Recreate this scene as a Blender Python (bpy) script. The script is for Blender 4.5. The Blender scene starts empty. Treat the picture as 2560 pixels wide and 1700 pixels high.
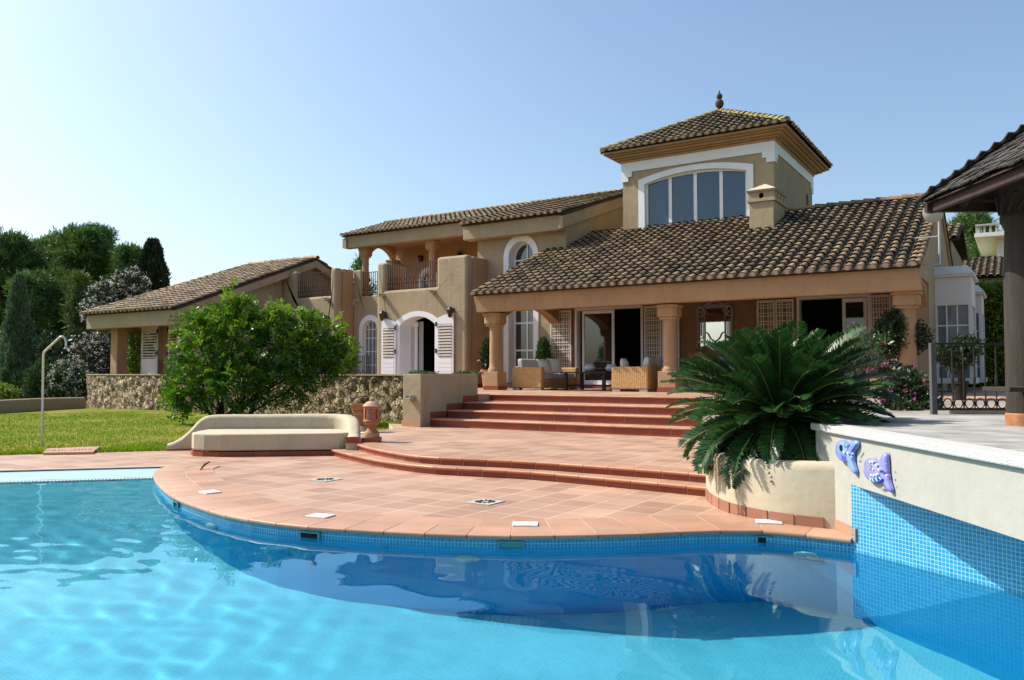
import bpy, bmesh, math, random
import numpy as np
from mathutils import Vector, Matrix, noise
from mathutils.geometry import tessellate_polygon

sc = bpy.context.scene
COL = sc.collection
R_ = math.radians
# ------------------------------------------------------------------ camera
YAW, PITCH, F_PX = 32.6, 2.43, 2000.0          # the house axes are X (along the facade) and Y (depth)
cam_d = bpy.data.cameras.new("camera")
cam = bpy.data.objects.new("camera", cam_d)
COL.objects.link(cam)
cam.location = (0, 0, 1.5)
cam.rotation_euler = (R_(90 + PITCH), 0, R_(YAW))
cam_d.sensor_width = 36.0
cam_d.lens = 36.0 * F_PX / 2560.0
cam_d.clip_start, cam_d.clip_end = 0.1, 6000
sc.camera = cam
# ------------------------------------------------------------------ sky, sun, exposure
SUN_AZ = math.atan2(-0.965, -0.262)            # clockwise from +Y
SUN_EL = R_(46)
w = bpy.data.worlds.new("World"); sc.world = w; w.use_nodes = True
nt = w.node_tree
sky = nt.nodes.new("ShaderNodeTexSky"); sky.sky_type = 'NISHITA'; sky.sun_disc = False
sky.sun_elevation = SUN_EL; sky.sun_rotation = SUN_AZ
sky.altitude = 0; sky.air_density = 1.0; sky.dust_density = 2.4; sky.ozone_density = 1.2
wb = nt.nodes.new("ShaderNodeMix"); wb.data_type = 'RGBA'; wb.blend_type = 'MULTIPLY'; wb.inputs[0].default_value = 1.0
wb.inputs[7].default_value = (.95, 1.02, 1.03, 1)          # white balance of the daylight
nt.links.new(sky.outputs[0], wb.inputs[6]); nt.links.new(wb.outputs[2], nt.nodes["Background"].inputs[0])
nt.nodes["Background"].inputs[1].default_value = 0.14
sun_d = bpy.data.lights.new("sun", 'SUN'); sun_d.energy = 5.0; sun_d.angle = R_(0.5); sun_d.color = (1.0, 0.95, 0.86)
sun = bpy.data.objects.new("sun", sun_d); COL.objects.link(sun)
SDIR = Vector((math.sin(SUN_AZ) * math.cos(SUN_EL), math.cos(SUN_AZ) * math.cos(SUN_EL), math.sin(SUN_EL)))
sun.rotation_euler = (-SDIR).to_track_quat('-Z', 'Y').to_euler(); sun.location = (-30, -10, 40)
sun_d.cycles.is_caustics_light = True
vs = sc.view_settings
vs.view_transform = 'Standard'; vs.look = 'None'; vs.exposure = 0.5; vs.gamma = 1.0; vs.use_curve_mapping = False
sc.cycles.use_denoising = True
sc.cycles.max_bounces = 10; sc.cycles.diffuse_bounces = 4; sc.cycles.transparent_max_bounces = 12
sc.cycles.caustics_reflective = False

# ------------------------------------------------------------------ coordinate helpers
_a, _p = R_(YAW), R_(PITCH)
RT = Vector((math.cos(_a), math.sin(_a), 0)); FW = Vector((-math.sin(_a), math.cos(_a), 0))
def C(X, Y, z=0.0):
    """X metres to the right of the camera and Y metres ahead -> world"""
    v = RT * X + FW * Y
    return Vector((v.x, v.y, z))
def ray(px, py):
    x = (px - 1280) / F_PX; y = (850 - py) / F_PX
    f = math.cos(_p) - y * math.sin(_p); up = math.sin(_p) + y * math.cos(_p)
    return RT * x + FW * f + Vector((0, 0, up))
O = Vector((0, 0, 1.5))
def at_z(px, py, z):
    d = ray(px, py); return O + d * ((z - 1.5) / d.z)
def at_v(px, py, v):
    d = ray(px, py); return O + d * (v / d.y)
def at_u(px, py, u):
    d = ray(px, py); return O + d * (u / d.x)
def at_Y(px, py, Y):
    d = ray(px, py); return O + d * (Y / d.dot(FW))
def at_X(px, py, X):
    d = ray(px, py); return O + d * (X / d.dot(RT))

# ------------------------------------------------------------------ mesh helpers
WO = {}
class MB:
    def __init__(s): s.v = []; s.f = []; s.m = []
    def add(s, vs_, fs, mi=0):
        o = len(s.v); s.v += [Vector(p) for p in vs_]
        for f in fs: s.f.append(tuple(o + i for i in f)); s.m.append(mi)
        return s
    def box(s, x0, x1, y0, y1, z0, z1, mi=0):
        return s.add([(x0,y0,z0),(x1,y0,z0),(x1,y1,z0),(x0,y1,z0),(x0,y0,z1),(x1,y0,z1),(x1,y1,z1),(x0,y1,z1)],
                     [(0,3,2,1),(4,5,6,7),(0,1,5,4),(1,2,6,5),(2,3,7,6),(3,0,4,7)], mi)
    def obox(s, c, ax, ay, az, hx, hy, hz, mi=0):
        c = Vector(c); ax, ay, az = Vector(ax).normalized()*hx, Vector(ay).normalized()*hy, Vector(az).normalized()*hz
        p = [c-ax-ay-az, c+ax-ay-az, c+ax+ay-az, c-ax+ay-az, c-ax-ay+az, c+ax-ay+az, c+ax+ay+az, c-ax+ay+az]
        return s.add(p, [(0,3,2,1),(4,5,6,7),(0,1,5,4),(1,2,6,5),(2,3,7,6),(3,0,4,7)], mi)
    def tess(s, loops, mi=0):
        o = len(s.v); flat = [Vector(p) for l in loops for p in l]
        s.v += flat
        for t in tessellate_polygon([[Vector(p) for p in l] for l in loops]):
            s.f.append(tuple(o + i for i in t)); s.m.append(mi)
        return s
    def extr(s, loops, vec, mi=0, side=None):
        vec = Vector(vec); n = 0
        o = len(s.v); flat = [Vector(p) for l in loops for p in l]; N = len(flat)
        tr = tessellate_polygon([[Vector(p) for p in l] for l in loops])
        s.v += flat + [p + vec for p in flat]
        for t in tr:
            s.f.append(tuple(o+i for i in t)); s.m.append(mi)
            s.f.append(tuple(o+N+i for i in reversed(t))); s.m.append(mi)
        for l in loops:
            k = len(l)
            for i in range(k):
                a, b = o+n+i, o+n+(i+1) % k
                s.f.append((a, b, b+N, a+N)); s.m.append(mi if side is None else side)
            n += k
        return s
    def prism(s, poly, z0, z1, mi=0, side=None):
        return s.extr([[(p[0], p[1], z1) for p in poly]], (0,0,z0-z1), mi, side)
    def tube(s, pts, r, n=8, mi=0, cap=True, closed=False):
        pts = [Vector(p) for p in pts]; k = len(pts)
        rs = r if isinstance(r, (list, tuple)) else [r]*k
        o = len(s.v); prev = None
        for i, p in enumerate(pts):
            if closed: t = (pts[(i+1) % k]-pts[i-1])
            else: t = (pts[min(i+1, k-1)]-pts[max(i-1, 0)])
            t = t.normalized() if t.length > 1e-9 else Vector((0,0,1))
            if prev is None:
                a = Vector((0,0,1)) if abs(t.z) < .9 else Vector((1,0,0))
                nx = t.cross(a).normalized()
            else:
                nx = (prev - t*prev.dot(t)); nx = nx.normalized() if nx.length > 1e-6 else t.orthogonal().normalized()
            prev = nx; ny = t.cross(nx)
            for j in range(n):
                q = 2*math.pi*j/n
                s.v.append(p + (nx*math.cos(q)+ny*math.sin(q))*rs[i])
        for i in range(k if closed else k-1):
            for j in range(n):
                a = o+i*n+j; b = o+i*n+(j+1) % n; i2 = (i+1) % k
                s.f.append((a, b, o+i2*n+(j+1) % n, o+i2*n+j)); s.m.append(mi)
        if cap and not closed:
            s.f.append(tuple(o+j for j in reversed(range(n)))); s.m.append(mi)
            s.f.append(tuple(o+(k-1)*n+j for j in range(n))); s.m.append(mi)
        return s
    def lathe(s, prof, c, n=24, mi=0, rot=0.0):
        c = Vector(c); o = len(s.v); k = len(prof)
        for r, z in prof:
            for j in range(n):
                q = 2*math.pi*j/n+rot
                s.v.append(c+Vector((r*math.cos(q), r*math.sin(q), z)))
        for i in range(k-1):
            for j in range(n):
                s.f.append((o+i*n+j, o+i*n+(j+1) % n, o+(i+1)*n+(j+1) % n, o+(i+1)*n+j)); s.m.append(mi)
        s.f.append(tuple(o+j for j in reversed(range(n)))); s.m.append(mi)
        s.f.append(tuple(o+(k-1)*n+j for j in range(n))); s.m.append(mi)
        return s
    def build(s, name, mats, parent=None, smooth=0, bevel=0, origin=None, fix=True, bseg=2):
        if not isinstance(mats, (list, tuple)): mats = [mats]
        if parent is not None: org = WO[parent]
        elif origin is not None: org = Vector(origin)
        else:
            lo = Vector((min(p.x for p in s.v), min(p.y for p in s.v), min(p.z for p in s.v)))
            hi = Vector((max(p.x for p in s.v), max(p.y for p in s.v), 0))
            org = Vector(((lo.x+hi.x)/2, (lo.y+hi.y)/2, lo.z))
        me = bpy.data.meshes.new(name)
        me.from_pydata([tuple(p-org) for p in s.v], [], s.f)
        for m in mats: me.materials.append(m)
        me.polygons.foreach_set("material_index", s.m)
        if fix:
            bm = bmesh.new(); bm.from_mesh(me); bmesh.ops.recalc_face_normals(bm, faces=bm.faces); bm.to_mesh(me); bm.free()
        o = bpy.data.objects.new(name, me); COL.objects.link(o)
        if smooth:
            me.polygons.foreach_set("use_smooth", [True]*len(me.polygons))
            me.set_sharp_from_angle(angle=R_(smooth))
        if bevel:
            b = o.modifiers.new("bevel", 'BEVEL'); b.width = bevel; b.segments = bseg; b.limit_method = 'ANGLE'; b.angle_limit = R_(40)
        if parent is not None:
            o.parent = parent; WO[o] = WO[parent]
        else:
            o.location = org; WO[o] = org
        return o

def tag(o, label=None, cat=None, group=None, kind=None):
    if label: o["label"] = label
    if cat: o["category"] = cat
    if group: o["group"] = group
    if kind: o["kind"] = kind
    return o
def thing(name, loc, label, cat, group=None, rz=0.0):
    o = bpy.data.objects.new(name, None); COL.objects.link(o)
    o.empty_display_size = .2
    o.location = loc; o.rotation_euler = (0, 0, rz)
    WO[o] = Vector(loc) if rz == 0 else Vector((0,0,0))
    return tag(o, label, cat, group)
def local(o):
    """parts of this thing are given in its own coordinates"""
    WO[o] = Vector((0,0,0)); return o
def dup(root, loc, rz=None, label=None, group=None):
    def cp(o, par):
        c = o.copy(); COL.objects.link(c)
        if par is not None: c.parent = par
        for ch in list(o.children): cp(ch, c)
        return c
    r = cp(root, None); r.location = loc
    if rz is not None: r.rotation_euler = (0,0,rz)
    if label: r["label"] = label
    if group: r["group"] = group
    return r

# ------------------------------------------------------------------ materials
MATS = {}
K = .78
def mat(name, col, rough=.8, var=.12, scale=3.0, bump=0.0, bscale=60.0, metal=0.0, spec=.4, island=0.0, trans=0.0, col2=None, stretch=None, detail=5, dirt=0.0):
    m = bpy.data.materials.new(name); m.use_nodes = True; n = m.node_tree; L = n.links
    b = n.nodes["Principled BSDF"]; out = n.nodes["Material Output"]
    b.inputs["Roughness"].default_value = rough; b.inputs["Metallic"].default_value = metal
    if not metal:
        col = tuple(x*K for x in col); col2 = tuple(x*K for x in col2) if col2 else None
    b.inputs["Specular IOR Level"].default_value = spec
    c2 = col2 if col2 else tuple(min(1, x*(1+var)) for x in col)
    c1 = col if col2 else tuple(x*(1-var) for x in col)
    tc = n.nodes.new("ShaderNodeTexCoord"); src = tc.outputs["Object"]
    if stretch:
        mp = n.nodes.new("ShaderNodeMapping"); mp.inputs["Scale"].default_value = stretch; L.new(src, mp.inputs[0]); src = mp.outputs[0]
    nz = n.nodes.new("ShaderNodeTexNoise"); nz.inputs["Scale"].default_value = scale; nz.inputs["Detail"].default_value = detail; nz.inputs["Roughness"].default_value = .65
    L.new(src, nz.inputs["Vector"])
    cr = n.nodes.new("ShaderNodeMapRange"); cr.inputs[1].default_value = .3; cr.inputs[2].default_value = .7
    L.new(nz.outputs["Fac"], cr.inputs[0])
    fac = cr.outputs[0]
    if island:
        g = n.nodes.new("ShaderNodeNewGeometry")
        mx = n.nodes.new("ShaderNodeMix"); mx.inputs[0].default_value = island
        L.new(fac, mx.inputs[2]); L.new(g.outputs["Random Per Island"], mx.inputs[3]); fac = mx.outputs[0]
    mc = n.nodes.new("ShaderNodeMix"); mc.data_type = 'RGBA'
    L.new(fac, mc.inputs[0]); mc.inputs[6].default_value = (*c1, 1); mc.inputs[7].default_value = (*c2, 1)
    bc = mc.outputs[2]
    if dirt:                                     # rain streaks and grime with shapes of their own
        mp2 = n.nodes.new("ShaderNodeMapping"); mp2.inputs["Scale"].default_value = (1.7, 1.7, .35); L.new(tc.outputs["Object"], mp2.inputs[0])
        nd = n.nodes.new("ShaderNodeTexNoise"); nd.inputs["Scale"].default_value = 2.4; nd.inputs["Detail"].default_value = 8; nd.inputs["Roughness"].default_value = .7; L.new(mp2.outputs[0], nd.inputs["Vector"])
        md = n.nodes.new("ShaderNodeMapRange"); md.inputs[1].default_value = .50; md.inputs[2].default_value = .72; md.inputs[3].default_value = 1.0; md.inputs[4].default_value = 1-dirt; L.new(nd.outputs["Fac"], md.inputs[0])
        mm_ = n.nodes.new("ShaderNodeMix"); mm_.data_type = 'RGBA'; mm_.blend_type = 'MULTIPLY'; mm_.inputs[0].default_value = 1; L.new(bc, mm_.inputs[6]); L.new(md.outputs[0], mm_.inputs[7]); bc = mm_.outputs[2]
    L.new(bc, b.inputs["Base Color"])
    if bump:
        n2 = n.nodes.new("ShaderNodeTexNoise"); n2.inputs["Scale"].default_value = bscale; n2.inputs["Detail"].default_value = 4
        L.new(src, n2.inputs["Vector"])
        bp = n.nodes.new("ShaderNodeBump"); bp.inputs["Strength"].default_value = bump; bp.inputs["Distance"].default_value = .03
        L.new(n2.outputs["Fac"], bp.inputs["Height"]); L.new(bp.outputs[0], b.inputs["Normal"])
    if trans:
        t = n.nodes.new("ShaderNodeBsdfTranslucent"); L.new(mc.outputs[2], t.inputs[0])
        ms = n.nodes.new("ShaderNodeMixShader"); ms.inputs[0].default_value = trans
        L.new(b.outputs[0], ms.inputs[1]); L.new(t.outputs[0], ms.inputs[2]); L.new(ms.outputs[0], out.inputs[0])
    MATS[name] = m
    return m
def brick_mat(name, c1, c2, mortar, bw, bh, ms=.012, rough=.6, offset=0.0, rot=(0,0,0), bump=.25, nvar=.25, nscale=1.5, uv=False, loc=(0,0,0), spec=.4):
    m = bpy.data.materials.new(name); m.use_nodes = True; n = m.node_tree; L = n.links
    b = n.nodes["Principled BSDF"]; b.inputs["Roughness"].default_value = rough; b.inputs["Specular IOR Level"].default_value = spec
    tc = n.nodes.new("ShaderNodeTexCoord")
    mp = n.nodes.new("ShaderNodeMapping"); mp.inputs["Rotation"].default_value = rot; mp.inputs["Location"].default_value = loc
    L.new(tc.outputs["UV" if uv else "Object"], mp.inputs[0])
    br = n.nodes.new("ShaderNodeTexBrick"); br.offset = offset; br.squash = 1.0
    br.inputs["Scale"].default_value = 1.0; br.inputs["Brick Width"].default_value = bw; br.inputs["Row Height"].default_value = bh
    br.inputs["Mortar Size"].default_value = ms; br.inputs["Mortar Smooth"].default_value = .2; br.inputs["Bias"].default_value = 0.0
    br.inputs["Color1"].default_value = (*c1, 1); br.inputs["Color2"].default_value = (*c2, 1); br.inputs["Mortar"].default_value = (*mortar, 1)
    L.new(mp.outputs[0], br.inputs["Vector"])
    nz = n.nodes.new("ShaderNodeTexNoise"); nz.inputs["Scale"].default_value = nscale; nz.inputs["Detail"].default_value = 6
    L.new(tc.outputs["Object"], nz.inputs["Vector"])
    mr = n.nodes.new("ShaderNodeMapRange"); mr.inputs[1].default_value = .3; mr.inputs[2].default_value = .7; mr.inputs[3].default_value = 1-nvar; mr.inputs[4].default_value = 1+nvar*.6
    L.new(nz.outputs["Fac"], mr.inputs[0])
    mu = n.nodes.new("ShaderNodeMix"); mu.data_type = 'RGBA'; mu.blend_type = 'MULTIPLY'; mu.inputs[0].default_value = 1
    L.new(br.outputs["Color"], mu.inputs[6]); L.new(mr.outputs[0], mu.inputs[7])
    L.new(mu.outputs[2], b.inputs["Base Color"])
    if bump:
        iv = n.nodes.new("ShaderNodeMath"); iv.operation = 'SUBTRACT'; iv.inputs[0].default_value = 1; L.new(br.outputs["Fac"], iv.inputs[1])
        bp = n.nodes.new("ShaderNodeBump"); bp.inputs["Strength"].default_value = bump; bp.inputs["Distance"].default_value = .01
        L.new(iv.outputs[0], bp.inputs["Height"]); L.new(bp.outputs[0], b.inputs["Normal"])
    return m

M_stucco = mat("stucco_tan", (.43,.335,.21), .9, .11, 1.2, .35, 7, dirt=.20)
M_stucco2 = mat("stucco_warm", (.47,.29,.155), .9, .10, 1.2, .3, 7, dirt=.16)
M_porchshade = mat("stucco_porch_shade", (.33,.18,.09), .9, .10, 1.2, .3, 7, dirt=.16)  # darkened warm stucco, the porch's shade put into the colour
M_cream = mat("stucco_cream", (.56,.48,.34), .9, .07, 1.6, .3, 7, dirt=.16)
M_creamw = mat("stucco_pale", (.47,.455,.39), .9, .05, 2.0, .2, 10, dirt=.10)
M_coping = mat("coping_white", (.62,.61,.57), .8, .10, 30, .5, 90)
M_white = mat("white_paint", (.90,.90,.93), .5, .03, 3)
M_whitewall = mat("white_stucco", (.80,.79,.76), .8, .04, 2)
M_stone = None
M_terra = mat("terracotta", (.42,.17,.075), .75, .25, 9, .2, 30)
M_terrap = mat("terracotta_pale", (.52,.33,.20), .8, .2, 9, .2, 30)
M_roof = mat("roof_tile", (.034,.026,.017), .9, 0, 1.1, .3, 40, island=.55, col2=(.42,.29,.15))
M_panshade = mat("roof_channel_shade", (.030,.023,.015), .95, .4, 3, .3, 40)  # shade of the channels and tile ends put into the colour
M_roofl = mat("roof_tile_light", (.10,.07,.04), .9, 0, 2.0, .3, 40, island=.7, col2=(.58,.42,.25))
M_moss = mat("roof_moss", (.10,.09,.025), .95, 0, 5, .3, 40, island=.3, col2=(.46,.38,.16))
M_mortar = mat("tile_mortar", (.60,.45,.33), .9, .12, 8, .2, 30)
M_roofdark = mat("roof_underlay", (.06,.042,.028), .95, .2, 4)
M_iron = mat("wrought_iron", (.018,.015,.014), .5, .2, 10)
M_steel = mat("steel", (.55,.53,.50), .3, .1, 10, metal=1.0)
M_gpost = mat("gate_paint", (.10,.10,.105), .45, .1, 10)
M_galv = mat("grey_metal", (.42,.43,.44), .45, .1, 10, metal=.6)
M_glass = mat("window_glass", (.012,.016,.02), .03, 0, 1, spec=1.0)
M_glassb = mat("tower_glass", (.03,.095,.16), .03, 0, 1, spec=1.0)
for g_, ior in ((M_glass, 2.0), (M_glassb, 2.0)):
    g_.node_tree.nodes["Principled BSDF"].inputs["IOR"].default_value = ior
    g_.node_tree.nodes["Principled BSDF"].inputs["Specular IOR Level"].default_value = .5
_n = M_glassb.node_tree; _t = _n.nodes.new("ShaderNodeBsdfTransparent"); _t.inputs[0].default_value = (.75,.86,.95,1); _m = _n.nodes.new("ShaderNodeMixShader"); _m.inputs[0].default_value = .45
_n.links.new(_n.nodes["Principled BSDF"].outputs[0], _m.inputs[1]); _n.links.new(_t.outputs[0], _m.inputs[2]); _n.links.new(_m.outputs[0], _n.nodes["Material Output"].inputs[0])
M_mirror = mat("mirror_glass", (.9,.9,.9), .02, 0, 1, metal=1.0)
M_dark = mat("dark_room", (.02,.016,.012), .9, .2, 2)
M_wood = mat("weathered_wood", (.045,.034,.023), .8, .3, 4, .4, 30, stretch=(6,6,.6))
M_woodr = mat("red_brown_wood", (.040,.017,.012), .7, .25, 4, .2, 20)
M_blackw = mat("black_wood", (.015,.012,.011), .4, .2, 8)
M_rattan = None
M_cush = mat("cushion_grey", (.62,.58,.54), .95, .05, 8, .15, 60)
M_cushc = mat("cushion_cream", (.78,.72,.58), .95, .05, 8, .15, 60)
M_ceramic = mat("white_ceramic", (.75,.75,.74), .25, .03, 3)
M_lattice = mat("lattice_paint", (.82,.75,.66), .6, .05, 3)
M_bark = mat("bark", (.085,.06,.042), .95, .3, 6, .6, 20)
M_barkd = mat("bark_dark", (.03,.022,.016), .95, .3, 6, .6, 20)
M_soil = mat("soil", (.05,.035,.022), .95, .4, 12, .5, 30)
M_shingle = mat("wood_shingle", (.022,.019,.016), .9, 0, 6, .4, 40, island=.7, col2=(.11,.098,.082))
M_curtain = mat("curtain", (.62,.60,.57), .9, .08, 2)
M_floor = brick_mat("terrace_tiles", (.47,.29,.195), (.345,.19,.125), (.53,.43,.33), .41, .41, .009, rough=.42, nvar=.16, nscale=1.1, loc=(.1,.13,0))
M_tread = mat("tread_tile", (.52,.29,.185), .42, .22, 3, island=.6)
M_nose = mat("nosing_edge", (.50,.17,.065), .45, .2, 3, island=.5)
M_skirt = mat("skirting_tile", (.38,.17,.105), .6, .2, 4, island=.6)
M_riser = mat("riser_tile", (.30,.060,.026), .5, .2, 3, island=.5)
M_grout = mat("grout", (.60,.47,.38), .9, .1, 20)
M_mos = brick_mat("pool_mosaic", (.012,.22,.43), (.03,.30,.53), (.30,.54,.63), .034, .034, .003, rough=.25, bump=.15, nvar=.05, uv=True)
M_mosw = brick_mat("pool_wall_mosaic", (.004,.32,.66), (.007,.36,.72), (.02,.42,.74), .034, .034, .002, rough=.4, bump=0, nvar=.05, uv=True)
M_mosf = brick_mat("pool_floor_mosaic", (.14,.46,.59), (.18,.51,.64), (.23,.55,.67), .034, .034, .003, rough=.4, bump=0, nvar=.07, nscale=.6)
M_beach = brick_mat("pool_beach_mosaic", (.30,.47,.59), (.36,.52,.62), (.45,.57,.62), .034, .034, .003, rough=.3, bump=0, nvar=.08, nscale=.8)
M_teal = mat("teal_plastic", (.10,.36,.38), .4, .05, 3)
M_lid = mat("lid_plastic", (.80,.78,.68), .5, .05, 6)

def stone_material():
    m = bpy.data.materials.new("rubble_stone"); m.use_nodes = True; n = m.node_tree; L = n.links
    b = n.nodes["Principled BSDF"]; b.inputs["Roughness"].default_value = .92
    tc = n.nodes.new("ShaderNodeTexCoord")
    nz = n.nodes.new("ShaderNodeTexNoise"); nz.inputs["Scale"].default_value = 2.5; L.new(tc.outputs["Object"], nz.inputs["Vector"])
    mv = n.nodes.new("ShaderNodeMix"); mv.data_type = 'VECTOR'; mv.inputs[0].default_value = .12
    L.new(tc.outputs["Object"], mv.inputs[4]); L.new(nz.outputs["Color"], mv.inputs[5])
    v1 = n.nodes.new("ShaderNodeTexVoronoi"); v1.feature = 'DISTANCE_TO_EDGE'; v1.inputs["Scale"].default_value = 5.2
    v2 = n.nodes.new("ShaderNodeTexVoronoi"); v2.inputs["Scale"].default_value = 5.2
    for v in (v1, v2): L.new(mv.outputs[1], v.inputs["Vector"])
    n3 = n.nodes.new("ShaderNodeTexNoise"); n3.inputs["Scale"].default_value = 9; n3.inputs["Detail"].default_value = 6; L.new(tc.outputs["Object"], n3.inputs["Vector"])
    sp = n.nodes.new("ShaderNodeSeparateColor"); L.new(v2.outputs["Color"], sp.inputs[0])
    mx = n.nodes.new("ShaderNodeMath"); mx.operation = 'MULTIPLY_ADD'; mx.inputs[1].default_value = .55; L.new(sp.outputs[0], mx.inputs[0])
    ml = n.nodes.new("ShaderNodeMath"); ml.operation = 'MULTIPLY'; ml.inputs[1].default_value = .5; L.new(n3.outputs["Fac"], ml.inputs[0]); L.new(ml.outputs[0], mx.inputs[2])
    cr = n.nodes.new("ShaderNodeValToRGB"); e = cr.color_ramp.elements
    e[0].position = .12; e[0].color = (.10,.065,.035,1); e[1].position = .85; e[1].color = (.46,.36,.22,1)
    k = cr.color_ramp.elements.new(.45); k.color = (.26,.175,.09,1)
    L.new(mx.outputs[0], cr.inputs[0])
    md = n.nodes.new("ShaderNodeMapRange"); md.inputs[1].default_value = .0; md.inputs[2].default_value = .05; L.new(v1.outputs[0], md.inputs[0])
    mc = n.nodes.new("ShaderNodeMix"); mc.data_type = 'RGBA'; mc.inputs[6].default_value = (.16,.115,.07,1)
    L.new(md.outputs[0], mc.inputs[0]); L.new(cr.outputs[0], mc.inputs[7]); L.new(mc.outputs[2], b.inputs["Base Color"])
    m2 = n.nodes.new("ShaderNodeMapRange"); m2.inputs[2].default_value = .12; L.new(v1.outputs[0], m2.inputs[0])
    ad = n.nodes.new("ShaderNodeMath"); ad.operation = 'MULTIPLY_ADD'; ad.inputs[1].default_value = .5; L.new(n3.outputs["Fac"], ad.inputs[0]); L.new(m2.outputs[0], ad.inputs[2])
    bp = n.nodes.new("ShaderNodeBump"); bp.inputs["Strength"].default_value = 1.0; bp.inputs["Distance"].default_value = .10
    L.new(ad.outputs[0], bp.inputs["Height"]); L.new(bp.outputs[0], b.inputs["Normal"])
    return m
M_stone = stone_material()
def rattan_material():
    m = bpy.data.materials.new("woven_rattan"); m.use_nodes = True; n = m.node_tree; L = n.links
    b = n.nodes["Principled BSDF"]; b.inputs["Roughness"].default_value = .6
    tc = n.nodes.new("ShaderNodeTexCoord")
    ws = []
    for ax, sc_ in (('X', 5.0), ('Y', 5.0), ('Z', 9.0)):
        wv = n.nodes.new("ShaderNodeTexWave"); wv.bands_direction = ax; wv.inputs["Scale"].default_value = sc_; wv.inputs["Distortion"].default_value = .6
        L.new(tc.outputs["Object"], wv.inputs["Vector"]); ws.append(wv)
    a = n.nodes.new("ShaderNodeMath"); a.operation = 'MAXIMUM'; L.new(ws[0].outputs["Fac"], a.inputs[0]); L.new(ws[1].outputs["Fac"], a.inputs[1])
    a2 = n.nodes.new("ShaderNodeMath"); a2.operation = 'MULTIPLY'; L.new(ws[0].outputs["Fac"], a2.inputs[0]); L.new(ws[2].outputs["Fac"], a2.inputs[1])
    cr = n.nodes.new("ShaderNodeValToRGB"); cr.color_ramp.elements[0].color = (.17,.075,.022,1); cr.color_ramp.elements[1].color = (.62,.36,.13,1)
    a3 = n.nodes.new("ShaderNodeMath"); a3.operation = 'MULTIPLY_ADD'; a3.inputs[1].default_value = .6
    L.new(a2.outputs[0], a3.inputs[0])
    nz = n.nodes.new("ShaderNodeTexNoise"); nz.inputs["Scale"].default_value = 14; L.new(tc.outputs["Object"], nz.inputs["Vector"])
    L.new(nz.outputs["Fac"], a3.inputs[2]); L.new(a3.outputs[0], cr.inputs[0]); L.new(cr.outputs[0], b.inputs["Base Color"])
    bp = n.nodes.new("ShaderNodeBump"); bp.inputs["Strength"].default_value = .6; bp.inputs["Distance"].default_value = .01
    L.new(a2.outputs[0], bp.inputs["Height"]); L.new(bp.outputs[0], b.inputs["Normal"])
    return m
M_rattan = rattan_material()
def water_material():
    m = bpy.data.materials.new("pool_water"); m.use_nodes = True; n = m.node_tree
    n.nodes.remove(n.nodes["Principled BSDF"])
    g = n.nodes.new("ShaderNodeBsdfGlass"); g.inputs["IOR"].default_value = 1.33; g.inputs["Roughness"].default_value = 0
    g.inputs["Color"].default_value = (.64,.96,1,1)
    n.links.new(g.outputs[0], n.nodes["Material Output"].inputs[0])
    return m
M_water = water_material()
def leaf_mat(name, c1, c2, rough=.45, trans=.3, spec=.4): return mat(name, c1, rough, 0, .7, spec=spec, island=.65, trans=trans, col2=c2)
M_pine = leaf_mat("pine_needles", (.016,.050,.012), (.17,.32,.055), .6, .25)
M_pinel = leaf_mat("young_pine_needles", (.05,.10,.018), (.13,.20,.035), .55, .3)
M_cyp = leaf_mat("cypress_scales", (.012,.030,.014), (.036,.068,.026), .6, .15)
M_cyp2 = leaf_mat("bluish_cypress_scales", (.035,.085,.045), (.17,.29,.15), .6, .2)
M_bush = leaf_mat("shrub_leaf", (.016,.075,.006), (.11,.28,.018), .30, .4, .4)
M_olean = leaf_mat("oleander_leaf", (.03,.075,.02), (.09,.17,.045), .4, .3)
M_dkleaf = leaf_mat("dark_leaf", (.014,.032,.010), (.05,.085,.022), .4, .25)
M_tipsun = leaf_mat("new_and_sunlit_leaf", (.15,.29,.014), (.30,.46,.035), .34, .4, .35)  # new shoots, and sunlight put into the colour of other sprays
M_hedge = leaf_mat("hedge_leaf", (.10,.19,.018), (.24,.34,.03), .5, .3)
M_cycad = leaf_mat("cycad_leaflet", (.011,.048,.012), (.050,.14,.028), .36, .25, .45)
M_blossw = leaf_mat("pale_blossom", (.60,.52,.50), (.90,.86,.82), .7, .3)
M_pink = leaf_mat("pink_blossom", (.55,.06,.22), (.75,.16,.42), .7, .3)
M_mag = leaf_mat("magenta_blossom", (.45,.02,.30), (.68,.06,.50), .7, .3)
M_red = leaf_mat("red_blossom", (.60,.02,.02), (.80,.07,.05), .7, .3)
M_grassb = leaf_mat("grass_blade", (.11,.22,.002), (.27,.41,.006), .8, .35, .1)
M_lawn = mat("lawn_soil", (.10,.18,.004), .95, 0, .5, .5, 50, col2=(.30,.24,.05), spec=.1)
M_frond = mat("rachis", (.18,.22,.05), .5, .15, 5)
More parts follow.
